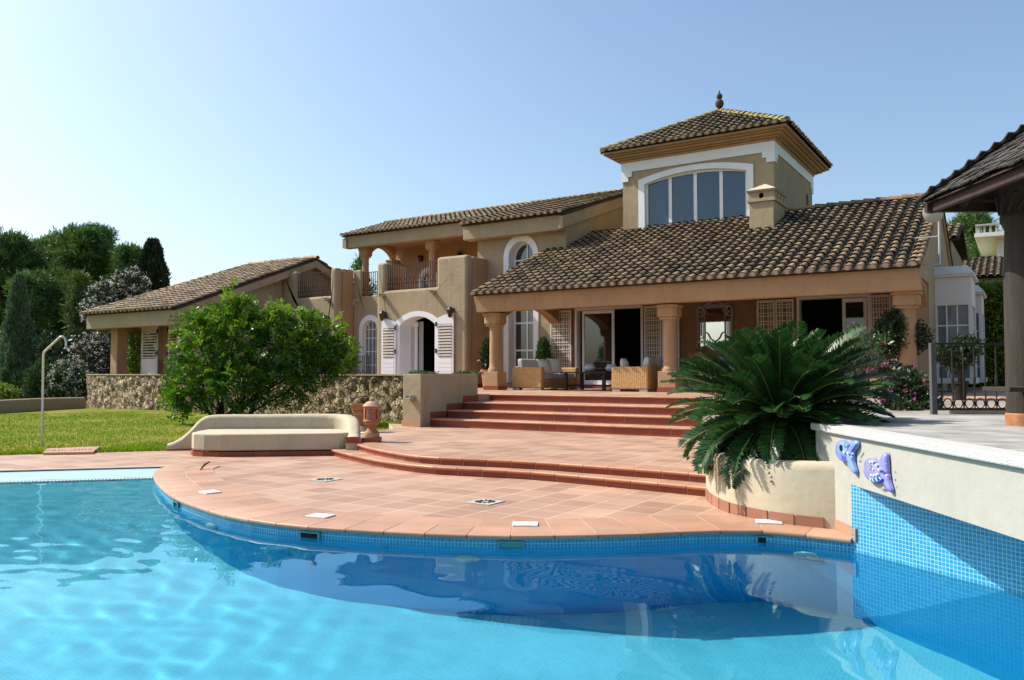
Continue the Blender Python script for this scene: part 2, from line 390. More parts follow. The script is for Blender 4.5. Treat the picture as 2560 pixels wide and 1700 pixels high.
# ================================================================== SETTING
WZ = -0.10                                       # water level
Z1, Z2, ZT = 0.118, 0.232, 0.96                   # lower step, mid patio, terrace
cop_px = [(425,1166.6),(401,1173),(390,1182.6),(391.5,1195.7),(403,1213),(433.7,1239),(477,1259.4),(555,1284.6),(642,1302),(754.7,1316),(900,1326),
          (1000,1331.5),(1117.6,1337),(1277,1341),(1415,1339.6),(1580,1336),(1734,1329),(1862.7,1326.8),(1956,1331),(2041,1340),(2130.5,1350.4)]
def resample(pts, step):
    out = [Vector(pts[0])]; acc = 0.0
    # Catmull-Rom first
    P = [Vector(p) for p in pts]; dense = []
    for i in range(len(P)-1):
        p0, p1, p2, p3 = P[max(i-1,0)], P[i], P[i+1], P[min(i+2,len(P)-1)]
        for k in range(24):
            t = k/24
            dense.append(.5*((2*p1)+(-p0+p2)*t+(2*p0-5*p1+4*p2-p3)*t*t+(-p0+3*p1-3*p2+p3)*t**3))
    dense.append(P[-1])
    L = [0.0]
    for i in range(1, len(dense)): L.append(L[-1]+(dense[i]-dense[i-1]).length)
    n = max(2, round(L[-1]/step)); out = []; j = 0
    for k in range(n+1):
        s = L[-1]*k/n
        while j < len(L)-2 and L[j+1] < s: j += 1
        d = L[j+1]-L[j]; t = 0 if d < 1e-9 else (s-L[j])/d
        out.append(dense[j].lerp(dense[j+1], min(1, max(0, t))))
    return out
def offset(pts, d):
    """offset an open line in plan, to its left for d > 0"""
    out = []
    for i, p in enumerate(pts):
        t = pts[min(i+1, len(pts)-1)]-pts[max(i-1, 0)]; t.z = 0; t.normalize()
        out.append(p+Vector((-t.y, t.x, 0))*d)
    return out
cop = resample([at_z(x, y, 0) for x, y in cop_px], .41)
wall_line = [C(3.12,7.2), C(3.42,6.5), C(3.72,5.8), C(4.2,4.6), C(4.85,3.2), C(5.3,2.2), C(5.6,1.2)]
pool_rest = wall_line[1:] + [C(-14,1.2), C(-16,6.0), C(-14.6,10.82)]
pool_edge = [p.copy() for p in cop] + pool_rest         # the coping's inner edge and on round the pool
beach_a, beach_b = cop[0], pool_rest[-1]

# far ground, one sheet to the horizon with the pool's pit left open
pit = [C(-18,.5), C(-18,11), C(-6.5,14.4), C(-4,13.4), C(0,11.5), C(3.2,8.4), C(3.7,7.8), C(6.4,2.2), C(6.4,.5)]
MB().tess([[(-3000,-3000,-.08),(3000,-3000,-.08),(3000,3000,-.08),(-3000,3000,-.08)], [Vector((p.x,p.y,-.08)) for p in pit]]).build("ground", M_lawn)["kind"] = "structure"

# pool deck
lawn_edge = [C(-26,9.3), at_z(-400,1143,0), at_z(0,1138,0), at_z(214,1131,0), at_z(428,1126,0)]
deck_out = [C(-26,-5), C(9,-5), C(9,2), C(6.5,4), C(4.2,8.6), C(4,12), C(0,14.5), C(-2.4,16.6), C(-6.2,16.6)] + lawn_edge[::-1]
b = MB().tess([[Vector((p.x,p.y,0)) for p in deck_out], [Vector((p.x,p.y,0)) for p in pool_edge]])
for i in range(len(pool_edge)):                  # the slab's inner face
    p, q = pool_edge[i], pool_edge[(i+1) % len(pool_edge)]
b.build("pool_deck", M_floor, origin=(0,0,0))["kind"] = "structure"
# lip of the deck towards the lawn
lip = MB()
for i in range(len(lawn_edge)-1):
    p, q = lawn_edge[i], lawn_edge[i+1]
    lip.add([p, q, q-Vector((0,0,.1)), p-Vector((0,0,.1))], [(0,1,2,3)])
lip.build("deck_edge", M_riser)["kind"] = "structure"

# coping tiles: two rings, each tile a stone of its own with a rounded nose
def coping_ring(line, d0, d1, zt, zb, gap, mb, nose=False):
    A, B = offset(line, d0), offset(line, d1)
    for i in range(len(line)-1):
        g = gap/max(.1, (line[i+1]-line[i]).length)
        a0, a1 = A[i].lerp(A[i+1], g), A[i].lerp(A[i+1], 1-g); b0, b1 = B[i].lerp(B[i+1], g), B[i].lerp(B[i+1], 1-g)
        up = lambda p, z: Vector((p.x, p.y, z))
        if nose:                                 # quarter-round nose at the d0 side
            prof = []
            for k in range(6):
                q = math.pi*k/5
                prof.append((.02*(1-math.sin(q)), zt-.021+.021*math.cos(q)))
            prof = [(1.0, zt)] + prof + [(1.0, zt-.042)]
        else:
            prof = [(1.0, zt), (0.0, zt), (0.0, zb), (1.0, zb)]
        va = []; n = len(prof)
        for (t, z) in prof: va.append(up(a0.lerp(b0, t), z))
        for (t, z) in prof: va.append(up(a1.lerp(b1, t), z))
        fs = [(k, k+1, n+k+1, n+k) for k in range(n-1)] + [tuple(range(n))[::-1], tuple(range(n, 2*n))]
        mb.add(va, fs)
        if nose:
            for k in (3, 4, 5): mb.m[len(mb.m)-len(fs)+k] = 1
m1 = MB()
coping_ring(cop, -.04, .40, .014, -.03, .0045, m1, nose=True)
ring2 = offset(cop, .412)
coping_ring(ring2, 0, .40, .012, -.02, .0045, m1)
m1.build("pool_coping", [M_tread, M_tread], smooth=40)["kind"] = "structure"
g = MB(); A, B = offset(cop, .02), offset(cop, .815)
for i in range(len(cop)-1): g.add([Vector((p.x,p.y,.0105)) for p in (A[i],A[i+1],B[i+1],B[i])], [(0,1,2,3)])
g.build("coping_grout", M_grout)["kind"] = "structure"

# pool basin: floor, tiled walls (uv in metres), sloping beach on the far left side
_bd = (pool_edge[0]-pool_rest[-1]).normalized(); _bn = Vector((_bd.y, -_bd.x, 0))
if _bn.dot(FW) > 0: _bn = -_bn
def zfloor(p):
    """the floor shelves away from the beach, then runs level"""
    d = max(0.0, (Vector((p.x,p.y,0))-pool_edge[0]).dot(_bn)-.74); t = min(1.0, d/5.2); return -.16-1.95*(t*t*(3-2*t)*.5+.5*t)
me = bpy.data.meshes.new("pool_basin"); bm = bmesh.new(); uvl = bm.loops.layers.uv.new("UVMap")
def uvquad(pts, uvs, mi):
    vs_ = [bm.verts.new(p) for p in pts]; f = bm.faces.new(vs_); f.material_index = mi
    for l, uv in zip(f.loops, uvs): l[uvl].uv = uv
    return f
s = 0.0; PE = pool_edge
for i in range(len(PE)):
    p, q = PE[i], PE[(i+1) % len(PE)]; d = (q-p).length
    beach = (i == len(PE)-1)
    if beach:
        dirn = (p-q); dirn.z = 0; nrm = Vector((-dirn.y, dirn.x, 0)).normalized()
        if nrm.dot(FW) > 0: nrm = -nrm
        p2, q2 = p+nrm*.74, q+nrm*.74
        BEACH = (p, q, nrm)
        uvquad([p+Vector((0,0,-.004)), q+Vector((0,0,-.004)), Vector((q2.x,q2.y,-.16)), Vector((p2.x,p2.y,-.16))], [(0,0),(d,0),(d,.75),(0,.75)], 1)
    else:
        on_wall = len(cop)-1 <= i < len(cop)-1+len(wall_line)-1
        zt = .50 if on_wall else -.006
        zp = zq = -2.2
        uvquad([Vector((p.x,p.y,zt)), Vector((q.x,q.y,zt)), Vector((q.x,q.y,-.2)), Vector((p.x,p.y,-.2))], [(s,zt),(s+d,zt),(s+d,-.2),(s,-.2)], 0)
        uvquad([Vector((p.x,p.y,-.2)), Vector((q.x,q.y,-.2)), Vector((q.x,q.y,zq)), Vector((p.x,p.y,zp))], [(s,-.2),(s+d,-.2),(s+d,zq),(s,zp)], 3)
    s += d
FN = 64; fx0, fx1, fy0, fy1 = -16.5, 6.0, 1.0, 13.6; vv = {}
_in = [(q.dot(RT), q.dot(FW)) for q in pool_edge]
def inside(poly, x, y):
    c = False; n = len(poly); j = n-1
    for i in range(n):
        xi, yi, xj, yj = poly[i][0], poly[i][1], poly[j][0], poly[j][1]
        if (yi > y) != (yj > y) and x < (xj-xi)*(y-yi)/(yj-yi)+xi: c = not c
        j = i
    return c
for i in range(FN):
    for j in range(FN):
        cx, cy = fx0+(fx1-fx0)*(i+.5)/FN, fy0+(fy1-fy0)*(j+.5)/FN
        if not any(inside(_in, cx+a, cy+b_) for a in (-.4,0,.4) for b_ in (-.4,0,.4)): continue
        q = []
        for di, dj in ((0,0),(1,0),(1,1),(0,1)):
            key = (i+di, j+dj)
            if key not in vv:
                c = C(fx0+(fx1-fx0)*key[0]/FN, fy0+(fy1-fy0)*key[1]/FN); c.z = zfloor(c)-(.02 if zfloor(c) > -.2 else 0); vv[key] = bm.verts.new(c)
            q.append(vv[key])
        f = bm.faces.new(q); f.material_index = 2; f.smooth = True
bm.to_mesh(me); bm.free()
for m in (M_mos, M_beach, M_mosf, M_mosw): me.materials.append(m)
basin = bpy.data.objects.new("pool_basin", me); COL.objects.link(basin); basin["kind"] = "structure"
basin.cycles.is_caustics_receiver = True
# overflow grating along the beach
gr = MB(); p, q, nrm = BEACH; t = (q-p).normalized()
L_ = (q-p).length; base = p+nrm*.60
gr.add([base+Vector((0,0,WZ+.002)), base+t*L_+Vector((0,0,WZ+.002)), base+t*L_+nrm*.02+Vector((0,0,WZ+.002)), base+nrm*.02+Vector((0,0,WZ+.002))], [(0,1,2,3)])
for k in range(int(L_/.05)):
    c = base+t*(k*.05+.02)+nrm*.07+Vector((0,0,WZ+.006)); gr.obox(c, t, nrm, (0,0,1), .014, .055, .006)
gr.build("overflow_grating", mat("grating_plastic", (.74,.70,.60), .5, .05, 5))["kind"] = "structure"
# pale line along the deck's edge
st = MB(); st.obox((p+q)/2+Vector((0,0,.006)), t, nrm, (0,0,1), L_/2, .045, .006); st.build("edge_strip", M_cream)["kind"] = "structure"

# water: a fine sheet with real ripples, stronger towards the left
pw = [(p.dot(RT), p.dot(FW)) for p in pool_edge]
NX, NY, DX = 430, 275, .0465
X0, Y0 = -14.2, 1.15
xs = X0+np.arange(NX+1)*DX; ys = Y0+np.arange(NY+1)*DX
gx, gy = np.meshgrid(xs, ys)
rng = np.random.RandomState(4)
left = 1/(1+np.exp((gx+3.2+.25*(gy-8))/1.1))
far = np.clip((gy-5.5)/4, 0, 1)
hgt = np.zeros_like(gx)
for k in range(60):
    lam = rng.uniform(.28, 1.1); th = rng.uniform(-.9, .9)+(.35 if k % 2 else 1.9); ph = rng.uniform(0, 6.28)
    kx, ky = math.cos(th)*6.28/lam, math.sin(th)*6.28/lam
    wob = .6*np.sin(gx*rng.uniform(.3,.9)+ph)+.6*np.sin(gy*rng.uniform(.3,.9)+2*ph)
    hgt += np.sin(kx*gx+ky*gy+ph+wob)*lam**1.45*.00042
fine = np.zeros_like(gx)
for k in range(40):
    lam = rng.uniform(.17, .42); th = rng.uniform(-.5, .5)+(1.25 if k % 3 else .2); ph = rng.uniform(0, 6.28)
    kx, ky = math.cos(th)*6.28/lam, math.sin(th)*6.28/lam
    wob = .9*np.sin(gx*rng.uniform(.5,1.6)+ph)+.9*np.sin(gy*rng.uniform(.5,1.6)+2*ph)
    fine += np.sin(kx*gx+ky*gy+ph+wob)*lam**1.5*.0013
patch = np.clip(.5+.5*np.sin(gx*.9+1.3*np.sin(gy*.7)), .15, 1)
z = WZ+hgt*(.26+.50*left)+fine*(.10+.95*left*patch)
keep = np.zeros((NY, NX), bool)
for j in range(NY):
    for i in range(NX):
        cx, cy = xs[i]+DX/2, ys[j]+DX/2
        keep[j, i] = inside(pw, cx, cy)
k2 = keep.copy()
for dj, di in ((1,0),(-1,0),(0,1),(0,-1),(2,0),(-2,0),(0,2),(0,-2)): k2 |= np.roll(keep, (dj, di), (0, 1))
idx = -np.ones((NY+1)*(NX+1), int); vl = []; fl = []
for j in range(NY):
    for i in range(NX):
        if k2[j, i]:
            q4 = [j*(NX+1)+i, j*(NX+1)+i+1, (j+1)*(NX+1)+i+1, (j+1)*(NX+1)+i]
            for a in q4:
                if idx[a] < 0:
                    idx[a] = len(vl); jj, ii = divmod(a, NX+1); c = C(float(xs[ii]), float(ys[jj])); vl.append((c.x, c.y, float(z[jj, ii])))
            fl.append([idx[a] for a in q4])
me = bpy.data.meshes.new("pool_water"); me.from_pydata(vl, [], fl); me.materials.append(M_water)
me.polygons.foreach_set("use_smooth", [True]*len(me.polygons))
wat = bpy.data.objects.new("pool_water", me); COL.objects.link(wat); wat["kind"] = "structure"; wat.cycles.is_caustics_caster = True

# ------------------------------------------------------------------ lower steps (curved), mid patio, upper steps, terrace
up_px = [(888.9,1107.6),(917.3,1116.4),(952.9,1124.4),(997.3,1132.4),(1040,1138.7),(1100,1143.1),(1220,1148.1),(1340,1154.1),(1470,1163),(1600,1172.2),(1683.6,1178.4),(1792,1188.2)]
lo_px = [(829.3,1122.7),(865.8,1132.4),(917.3,1144),(961.8,1152),(1040,1162.1),(1100,1167.1),(1220,1172.8),(1340,1179.6),(1470,1191),(1600,1202.4),(1685,1210.4),(1792,1220.2)]
up = resample([at_z(x, y, Z2) for x, y in up_px], .40)
lo = resample([at_z(x, y, Z1) for x, y in lo_px], .40)
def step_edge(line, zt, zb, depth, name_t, name_r):
    """nosing tiles along the tread's edge and riser tiles under them; the line runs left to right, tread on its left side"""
    a = MB(); coping_ring(line, -.02, depth, zt, zt-.04, .004, a, nose=True)
    a.build(name_t, [M_tread, M_nose], smooth=40)["kind"] = "structure"
    r = MB(); q = offset(line, .012)
    for i in range(len(q)-1):
        p0, p1 = q[i].lerp(q[i+1], .018), q[i].lerp(q[i+1], .982)
        r.extr([[Vector((p0.x,p0.y,zb)), Vector((p1.x,p1.y,zb)), Vector((p1.x,p1.y,zt-.036)), Vector((p0.x,p0.y,zt-.036))]], offset([p0,p1], .02)[0]-p0)
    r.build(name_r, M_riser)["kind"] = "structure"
step_edge(lo, Z1, .0, .36, "step_tread", "step_riser")
step_edge(up, Z2, Z1, .38, "step_tread", "step_riser")
flat = lambda p: (p.x, p.y)
lo2 = offset(lo, .02); up2 = offset(up, .02)
m = MB().prism([flat(p) for p in lo2]+[flat(p) for p in offset(up, .3)[::-1]], Z1-.006, -.05, side=1); m.build("lower_step", [M_floor, M_grout], origin=(0,0,0))["kind"] = "structure"
SV = [15.4, 16.05, 16.75, 17.95]                # fronts of the four upper steps
UL, UR = -12.2, -6.4; UR0 = UR
pat = [flat(p) for p in up2]+[flat(C(2.9,10.6)), flat(C(3.4,11.6)), (UR+.6,SV[0]+.3), (UL-1.6,SV[0]+.3), flat(at_z(985,1071,Z2)), flat(at_z(915,1080,Z2)), flat(at_z(868,1090,Z2))]
MB().prism(pat, Z2-.004, -.05, side=1).build("mid_patio", [M_floor, M_grout], origin=(0,0,0))["kind"] = "structure"
rz = (ZT-Z2)/4
for k, v in enumerate(SV):
    zt = Z2+rz*(k+1); zb = zt-rz
    UR = UR0 if k == 3 else UR0+.8
    line = [Vector((UL+(UR-UL)*i/15, v, 0)) for i in range(16)]
    step_edge(line, zt, zb, .40, "step_tread", "step_riser")
    nxt = SV[k+1]+.1 if k < 3 else v+.6
    UR = UR0 if k == 3 else UR0+.8
    MB().box(UL, UR, v+.02, nxt, Z2-.1, zt-.004).build("upper_step", M_floor, origin=(0,0,0))["kind"] = "structure"
UR = UR0
terr = [(UL,SV[3]+.3),(UR,SV[3]+.3),(UR,20.2),(9,20.2),(9,44),(-37,44),(-37.2,24),(-36.2,21.3),(-34.6,20.2),(-32,19.25),(-28,18.6),(-20,18.35),(UL-1.2,18.3),(UL-.5,17.3),(UL,17.3)]
MB().prism(terr, ZT-.004, -.1).build("terrace", M_floor, origin=(0,0,0))["kind"] = "structure"
# stepped skirting on the planter's side beside the steps
sk = MB()
for k, v in enumerate(SV):
    nv = SV[k+1] if k < 3 else 18.3
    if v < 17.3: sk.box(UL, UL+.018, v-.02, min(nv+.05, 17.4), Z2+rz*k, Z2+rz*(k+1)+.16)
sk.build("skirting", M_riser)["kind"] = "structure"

# ------------------------------------------------------------------ lawn
def lawn_z(X, Y):
    d = max(0, Y-(14.9+.33*(X+9.0) if X < -6.2 else 16.3))
    return -.03+.14*min(1, d/6.0)*(1 if X > -14 else max(.2, 1+(X+14)/8)) + .035*noise.noise((X*.35, Y*.35, 3))*min(1, d/2)
LX0, LX1 = -24.0, -2.3; nX, nY = 130, 90
lv = []; lf = []
def lawn_y0(X):
    if X < -6.4: return 15.78+.333*(X+6.69)
    return 15.78+.35*(X+6.4) if X < -5.6 else 16.05
for j in range(nY+1):
    for i in range(nX+1):
        X = LX0+(LX1-LX0)*i/nX; y0 = lawn_y0(X); Y = y0-.04+(36.5-y0)*(j/nY)**1.4
        c = C(X, Y, lawn_z(X, Y)); lv.append(c)
for j in range(nY):
    for i in range(nX):
        a = j*(nX+1)+i; lf.append((a, a+1, a+nX+2, a+nX+1))
lw = MB(); lw.add(lv, lf); lawn = lw.build("lawn", M_lawn, smooth=180, origin=(0,0,0)); lawn["kind"] = "structure"

def leaf_mesh(name, base, axis, side, ln, wd, material, parent=None, mids=None, mat2=None):
    """many leaf-shaped quads: base point, direction, side direction, length, width (numpy arrays)"""
    n = len(base); ln = np.broadcast_to(np.asarray(ln, float), (n,))[:, None]; wd = np.broadcast_to(np.asarray(wd, float), (n,))[:, None]
    v = np.empty((n, 4, 3)); mid = base+axis*ln*.5
    v[:, 0] = base; v[:, 1] = mid+side*wd*.5; v[:, 2] = base+axis*ln; v[:, 3] = mid-side*wd*.5
    org = np.array(WO[parent]) if parent is not None else np.array([base[:,0].mean(), base[:,1].mean(), base[:,2].min()])
    v = v.reshape(-1, 3)-org
    me = bpy.data.meshes.new(name); me.vertices.add(4*n); me.vertices.foreach_set("co", v.ravel().astype(np.float32))
    me.loops.add(4*n); me.loops.foreach_set("vertex_index", np.arange(4*n, dtype=np.int32))
    me.polygons.add(n); me.polygons.foreach_set("loop_start", np.arange(0, 4*n, 4, dtype=np.int32))
    me.materials.append(material)
    if mat2 is not None:
        me.materials.append(mat2[0]); me.polygons.foreach_set("material_index", mat2[1].astype(np.int32))
    me.update(calc_edges=True); me.validate()
    o = bpy.data.objects.new(name, me); COL.objects.link(o)
    if parent is not None: o.parent = parent; WO[o] = WO[parent]
    else: o.location = org; WO[o] = Vector(org)
    return o
def unit(a): return a/np.maximum(1e-9, np.linalg.norm(a, axis=-1, keepdims=True))
def rand_dirs(r, n): return unit(r.normal(size=(n, 3)))

# grass: short blades over the lawn
r = np.random.RandomState(7); N = 110000
t = r.rand(N)**1.7; X = LX0+(LX1-LX0)*r.rand(N)
kk = (X > -20+0*t)
y0 = np.array([lawn_y0(a) for a in X]); Y = y0+(30-y0)*t*.95
wall_ok = np.ones(N, bool)
base = np.empty((N, 3)); 
for i in range(N):
    c = C(float(X[i]), float(Y[i])); base[i] = (c.x, c.y, lawn_z(X[i], Y[i]))
wall_ok &= base[:, 1] < 18.2
wall_ok &= np.array([noise.noise((float(p[0])*.5, float(p[1])*.5, 1.0))+.5*noise.noise((float(p[0])*1.7, float(p[1])*1.7, 4.0)) < .22+.5*q_ for p, q_ in zip(base, r.rand(N))])
wall_ok &= ~((X > -5.6) & (Y < 17.4+0*X) & (X > -2.9))
base = base[wall_ok]; n = len(base)
ax = unit(np.c_[r.normal(0,.45,n), r.normal(0,.45,n), np.ones(n)]); sd = unit(np.cross(ax, rand_dirs(r, n)))
go = leaf_mesh("grass", base, ax, sd, r.uniform(.03,.075,n), r.uniform(.008,.016,n), M_grassb); go["kind"] = "stuff"
# ragged tufts along the deck edge
N = 2600; X = r.uniform(-14, -6.5, N); y0 = np.array([lawn_y0(a) for a in X]); Y = y0+r.exponential(.05, N)-.02
base = np.array([tuple(C(float(a), float(c), -.02)) for a, c in zip(X, Y)])
ax = unit(np.c_[r.normal(0,.5,N), r.normal(0,.5,N), np.ones(N)]); sd = unit(np.cross(ax, rand_dirs(r, N)))
go = leaf_mesh("edge_grass", base, ax, sd, r.uniform(.05,.13,N), r.uniform(.008,.016,N), M_grassb); go["kind"] = "stuff"
# ================================================================== VILLA
villa = thing("villa", (-15, 27, ZT), "sprawling tan stucco villa with tiled roofs, square tower and columned porch behind the pool", "house")
mv = lambda v: (lambda a, b, c=0.0: Vector((a, v+c, b)))         # wall facing the pool
mu = lambda u: (lambda a, b, c=0.0: Vector((u-c, a, b)))         # wall facing right
ml = lambda u: (lambda a, b, c=0.0: Vector((u+c, a, b)))         # wall facing left
def rect(a0, a1, b0, b1): return [(a0,b0),(a1,b0),(a1,b1),(a0,b1)]
def arch(a0, a1, b0, bs, bt, n=16):
    """opening with a round or segmental head: sill b0, springing bs, crown bt"""
    w_, h = (a1-a0)/2, bt-bs; c = (a0+a1)/2; pts = [(a0,b0)]
    if h >= w_*.98:
        arc = [(c-w_*math.cos(math.pi*i/n), bs+h*math.sin(math.pi*i/n)) for i in range(n+1)]
    else:
        Rr = (w_*w_+h*h)/(2*h); th = math.asin(w_/Rr); cy = bt-Rr
        arc = [(c+Rr*math.sin(-th+2*th*i/n), cy+Rr*math.cos(-th+2*th*i/n)) for i in range(n+1)]
    return [(a1,b0)]+[(a0,b0)]+arc if b0 < bs else arc
def arch_top(a, a0, a1, bs, bt):
    w_, h = (a1-a0)/2, bt-bs; c = (a0+a1)/2; x = a-c
    if h >= w_*.98: return bs+h*math.sqrt(max(0, 1-(x/w_)**2))
    Rr = (w_*w_+h*h)/(2*h); return bt-Rr+math.sqrt(max(0, Rr*Rr-x*x))
def wall(name, m, outline, holes, th, material, parent=villa, bevel=0):
    hs = []
    for h in holes:                              # the wall's opening stays clear of the lining set into it
        c0, c1 = (min(p[0] for p in h)+max(p[0] for p in h))/2, (min(p[1] for p in h)+max(p[1] for p in h))/2
        w0, w1 = max(p[0] for p in h)-c0, max(p[1] for p in h)-c1
        hs.append([(c0+(p[0]-c0)*(1+.045/w0), c1+(p[1]-c1)*(1+.045/w1)) for p in h])
    b = MB(); b.extr([[m(*p) for p in outline]]+[[m(*p) for p in h] for h in hs], m(0,0,th)-m(0,0,0))
    return b.build(name, material, parent, bevel=bevel)
def surround(name, m, outer, inner, proud, depth, material, parent):
    b = MB(); n = len(outer)
    O0 = [m(*p, 0.02) for p in outer]; O1 = [m(*p, -proud) for p in outer]; I0 = [m(*p, -proud) for p in inner]; I1 = [m(*p, depth) for p in inner]
    b.add(O0+O1+I0+I1, [])
    for i in range(n):
        j = (i+1) % n
        for k in range(3): b.f.append((k*n+i, k*n+j, (k+1)*n+j, (k+1)*n+i)); b.m.append(0)
    return b.build(name, material, parent, fix=True)
def glazing(m, a0, a1, b0, bs, bt, depth, nx, bars, fr, bar, parent, pane=M_glass, frame=M_white, vb=None):
    """frame, pane and glazing bars of one window, children of its part"""
    A = arch(a0, a1, b0, bs, bt) if bt > bs else rect(a0, a1, b0, bs)
    B = arch(a0+fr, a1-fr, b0+fr, bs, bt-fr) if bt > bs else rect(a0+fr, a1-fr, b0+fr, bs-fr)
    MB().extr([[m(*p, depth) for p in A]], m(0,0,.012)-m(0,0,0)).build("pane", pane, parent)
    f = MB(); f.extr([[m(*p, depth-.05) for p in A], [m(*p, depth-.05) for p in B]], m(0,0,.045)-m(0,0,0))
    def bx(x0, x1, y0, y1, e=0.0):
        f.extr([[m(x0,y0,depth-.035-e), m(x1,y0,depth-.035-e), m(x1,y1,depth-.035-e), m(x0,y1,depth-.035-e)]], m(0,0,.03)-m(0,0,0))
    xs_ = vb if vb else [a0+(a1-a0)*i/nx for i in range(1, nx)]
    for x in xs_: bx(x-bar/2, x+bar/2, b0+fr-.01, (arch_top(x, a0, a1, bs, bt) if bt > bs else bs)-fr+.01)
    for y in bars: bx(a0+fr-.01, a1-fr+.01, y-bar/2, y+bar/2, .003)
    f.build("frame", frame, parent)
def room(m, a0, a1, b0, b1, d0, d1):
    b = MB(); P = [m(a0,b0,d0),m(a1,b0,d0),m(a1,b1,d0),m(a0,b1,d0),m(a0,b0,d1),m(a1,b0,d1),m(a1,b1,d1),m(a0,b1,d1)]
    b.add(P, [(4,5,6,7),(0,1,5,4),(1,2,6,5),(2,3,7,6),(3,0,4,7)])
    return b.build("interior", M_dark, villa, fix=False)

def tiled_roof(name, P0, e, s, L, run, rise, material, parent=villa, rlo=lambda a: 0.0, rhi=None, sp=.30, expo=.385, caps=True, jit=.012, seed=1):
    rr = random.Random(seed)
    P0 = Vector(P0); e = Vector(e).normalized(); s = Vector(s).normalized()
    if rhi is None: rhi = lambda a: run
    d = (s*run+Vector((0,0,rise))); cosp = run/d.length; d.normalize(); nrm = e.cross(d)
    if nrm.z < 0: nrm = -nrm
    at = lambda a, r, h=0.0: P0+e*a+d*(r/cosp)+nrm*h
    n = max(1, round(L/sp)); sp = L/n; b = MB(); K = 6
    for i in range(n):
        a = (i+.5)*sp; r0, r1 = rlo(a), rhi(a)
        if r1-r0 < .15: continue
        nk = max(1, round((r1-r0)/(expo*cosp))); st = (r1-r0)/nk
        for k in range(nk):
            ra = r0+k*st; first = k == 0; rb = min(r1, ra+st*1.12); j = rr.uniform(-jit, jit); ja = rr.uniform(-jit, jit)*1.3; lift = rr.uniform(0, .012)
            R0, R1 = sp*(.385 if (first and caps) else .36), sp*.29; o = len(b.v); lr = R0*.78
            for (rr_, Rd, h) in ((ra+ja, R0, .050+lift), (rb, R1, .024)):
                for q in range(K+1):
                    t = math.pi*q/K
                    b.v.append(at(a+j+Rd*math.cos(t), rr_, h+Rd*.92*math.sin(t)))
            for q in range(K+1):
                t = math.pi*q/K; b.v.append(at(a+j+lr*math.cos(t), ra+ja+.01, .050+lift+lr*.85*math.sin(t)))
            for q in range(K):
                b.f.append((o+q, o+q+1, o+K+1+q+1, o+K+1+q)); b.m.append(0)
                b.f.append((o+q, o+2*(K+1)+q, o+2*(K+1)+q+1, o+q+1)); b.m.append(2)  # tile-end lip, its shadow line painted with the dark colour
            if caps and k == 0:                  # mortar plug that closes the first tile
                o = len(b.v); b.v.append(at(a, ra-.012, .02))
                for q in range(K+1):
                    t = math.pi*q/K; b.v.append(at(a+j+R0*.99*math.cos(t), ra+ja-.012, .04+R0*.9*math.sin(t)))
                for q in range(K): b.f.append((o, o+1+q, o+2+q)); b.m.append(1)
        # channel tiles between two rows of covers
        a = i*sp
        if i:
            for k in range(nk):
                ra = r0+k*st-.05; rb = ra+st*1.1; o = len(b.v)
                for (rr_, Rd, h) in ((ra, sp*.30, .062), (rb, sp*.33, .040)):
                    for q in range(5):
                        t = math.pi+math.pi*q/4; b.v.append(at(a+Rd*math.cos(t), rr_, h+Rd*.55*math.sin(t)+.03))
                for q in range(4): b.f.append((o+q, o+q+1, o+5+q+1, o+5+q)); b.m.append(2)
    o = b.build(name, [material, M_mortar, M_panshade], parent, smooth=45, fix=False)
    u = MB(); na = 24; lo_, hi_ = [], []
    for i in range(na+1):
        a = L*i/na; lo_.append(at(a, rlo(a)+.16, 0)); hi_.append(at(a, max(rlo(a)+.161, rhi(a)), 0))
    u.extr([lo_+hi_[::-1]], -nrm*.09)
    u.build("roof_deck", M_roofdark, o)
    return o, at
def ridge(p, q, parent, material=M_moss, R0=.15, step=.40, seed=3):
    rr = random.Random(seed); p, q = Vector(p), Vector(q); d = (q-p); n = max(1, round(d.length/step)); d.normalize()
    sd = d.cross(Vector((0,0,1))).normalized(); upv = sd.cross(d); b = MB(); K = 7; st = (q-p).length/n
    for k in range(n):
        o = len(b.v); j = rr.uniform(-.012, .012)
        for (t_, Rd, h) in ((k*st, R0, .03), (k*st+st*1.08, R0*.86, 0.0)):
            for i in range(K+1):
                a = math.pi*i/K-.0; b.v.append(p+d*t_+sd*(Rd*math.cos(a)+j)+upv*(Rd*math.sin(a)+h-.02))
        for i in range(K): b.f.append((o+i, o+i+1, o+K+2+i, o+K+1+i)); b.m.append(0)
        b.f.append(tuple(o+i for i in range(K+1))); b.m.append(0)
    return b.build("ridge_cap", material, parent, smooth=50, fix=False)

# ------------------------------------------------------------------ tall block beside the porch
A0, A1, VA = -18.96, -14.8, 27.0
ZA_E, ZA_R, VR = 7.6, 9.92, 33.7                # its eave, ridge and ridge line
slA = (ZA_R-ZA_E)/(VR-26.4)
zA = lambda v: ZA_E+slA*(v-26.4)
win_o = arch(-17.66, -16.02, 1.16, 6.2, 7.08, 20); win_i = arch(-17.42, -16.26, 1.17, 6.18, 6.80, 20)
wall("wall", mv(VA), rect(A0, A1, ZT-.3, 7.55), [win_i], .3, M_stucco)
wn = surround("window", mv(VA), win_o, win_i, .03, .55, M_white, villa)
tag(wn, "tall white arched window running two storeys")
glazing(mv(VA), -17.42, -16.26, 1.17, 6.18, 6.80, .45, 2, [2.45, 3.55, 4.5, 5.35, 6.1], .07, .07, wn, vb=[-16.80])
room(mv(VA), -18.6, -15.2, 1.0, 7.4, .75, 4.0)
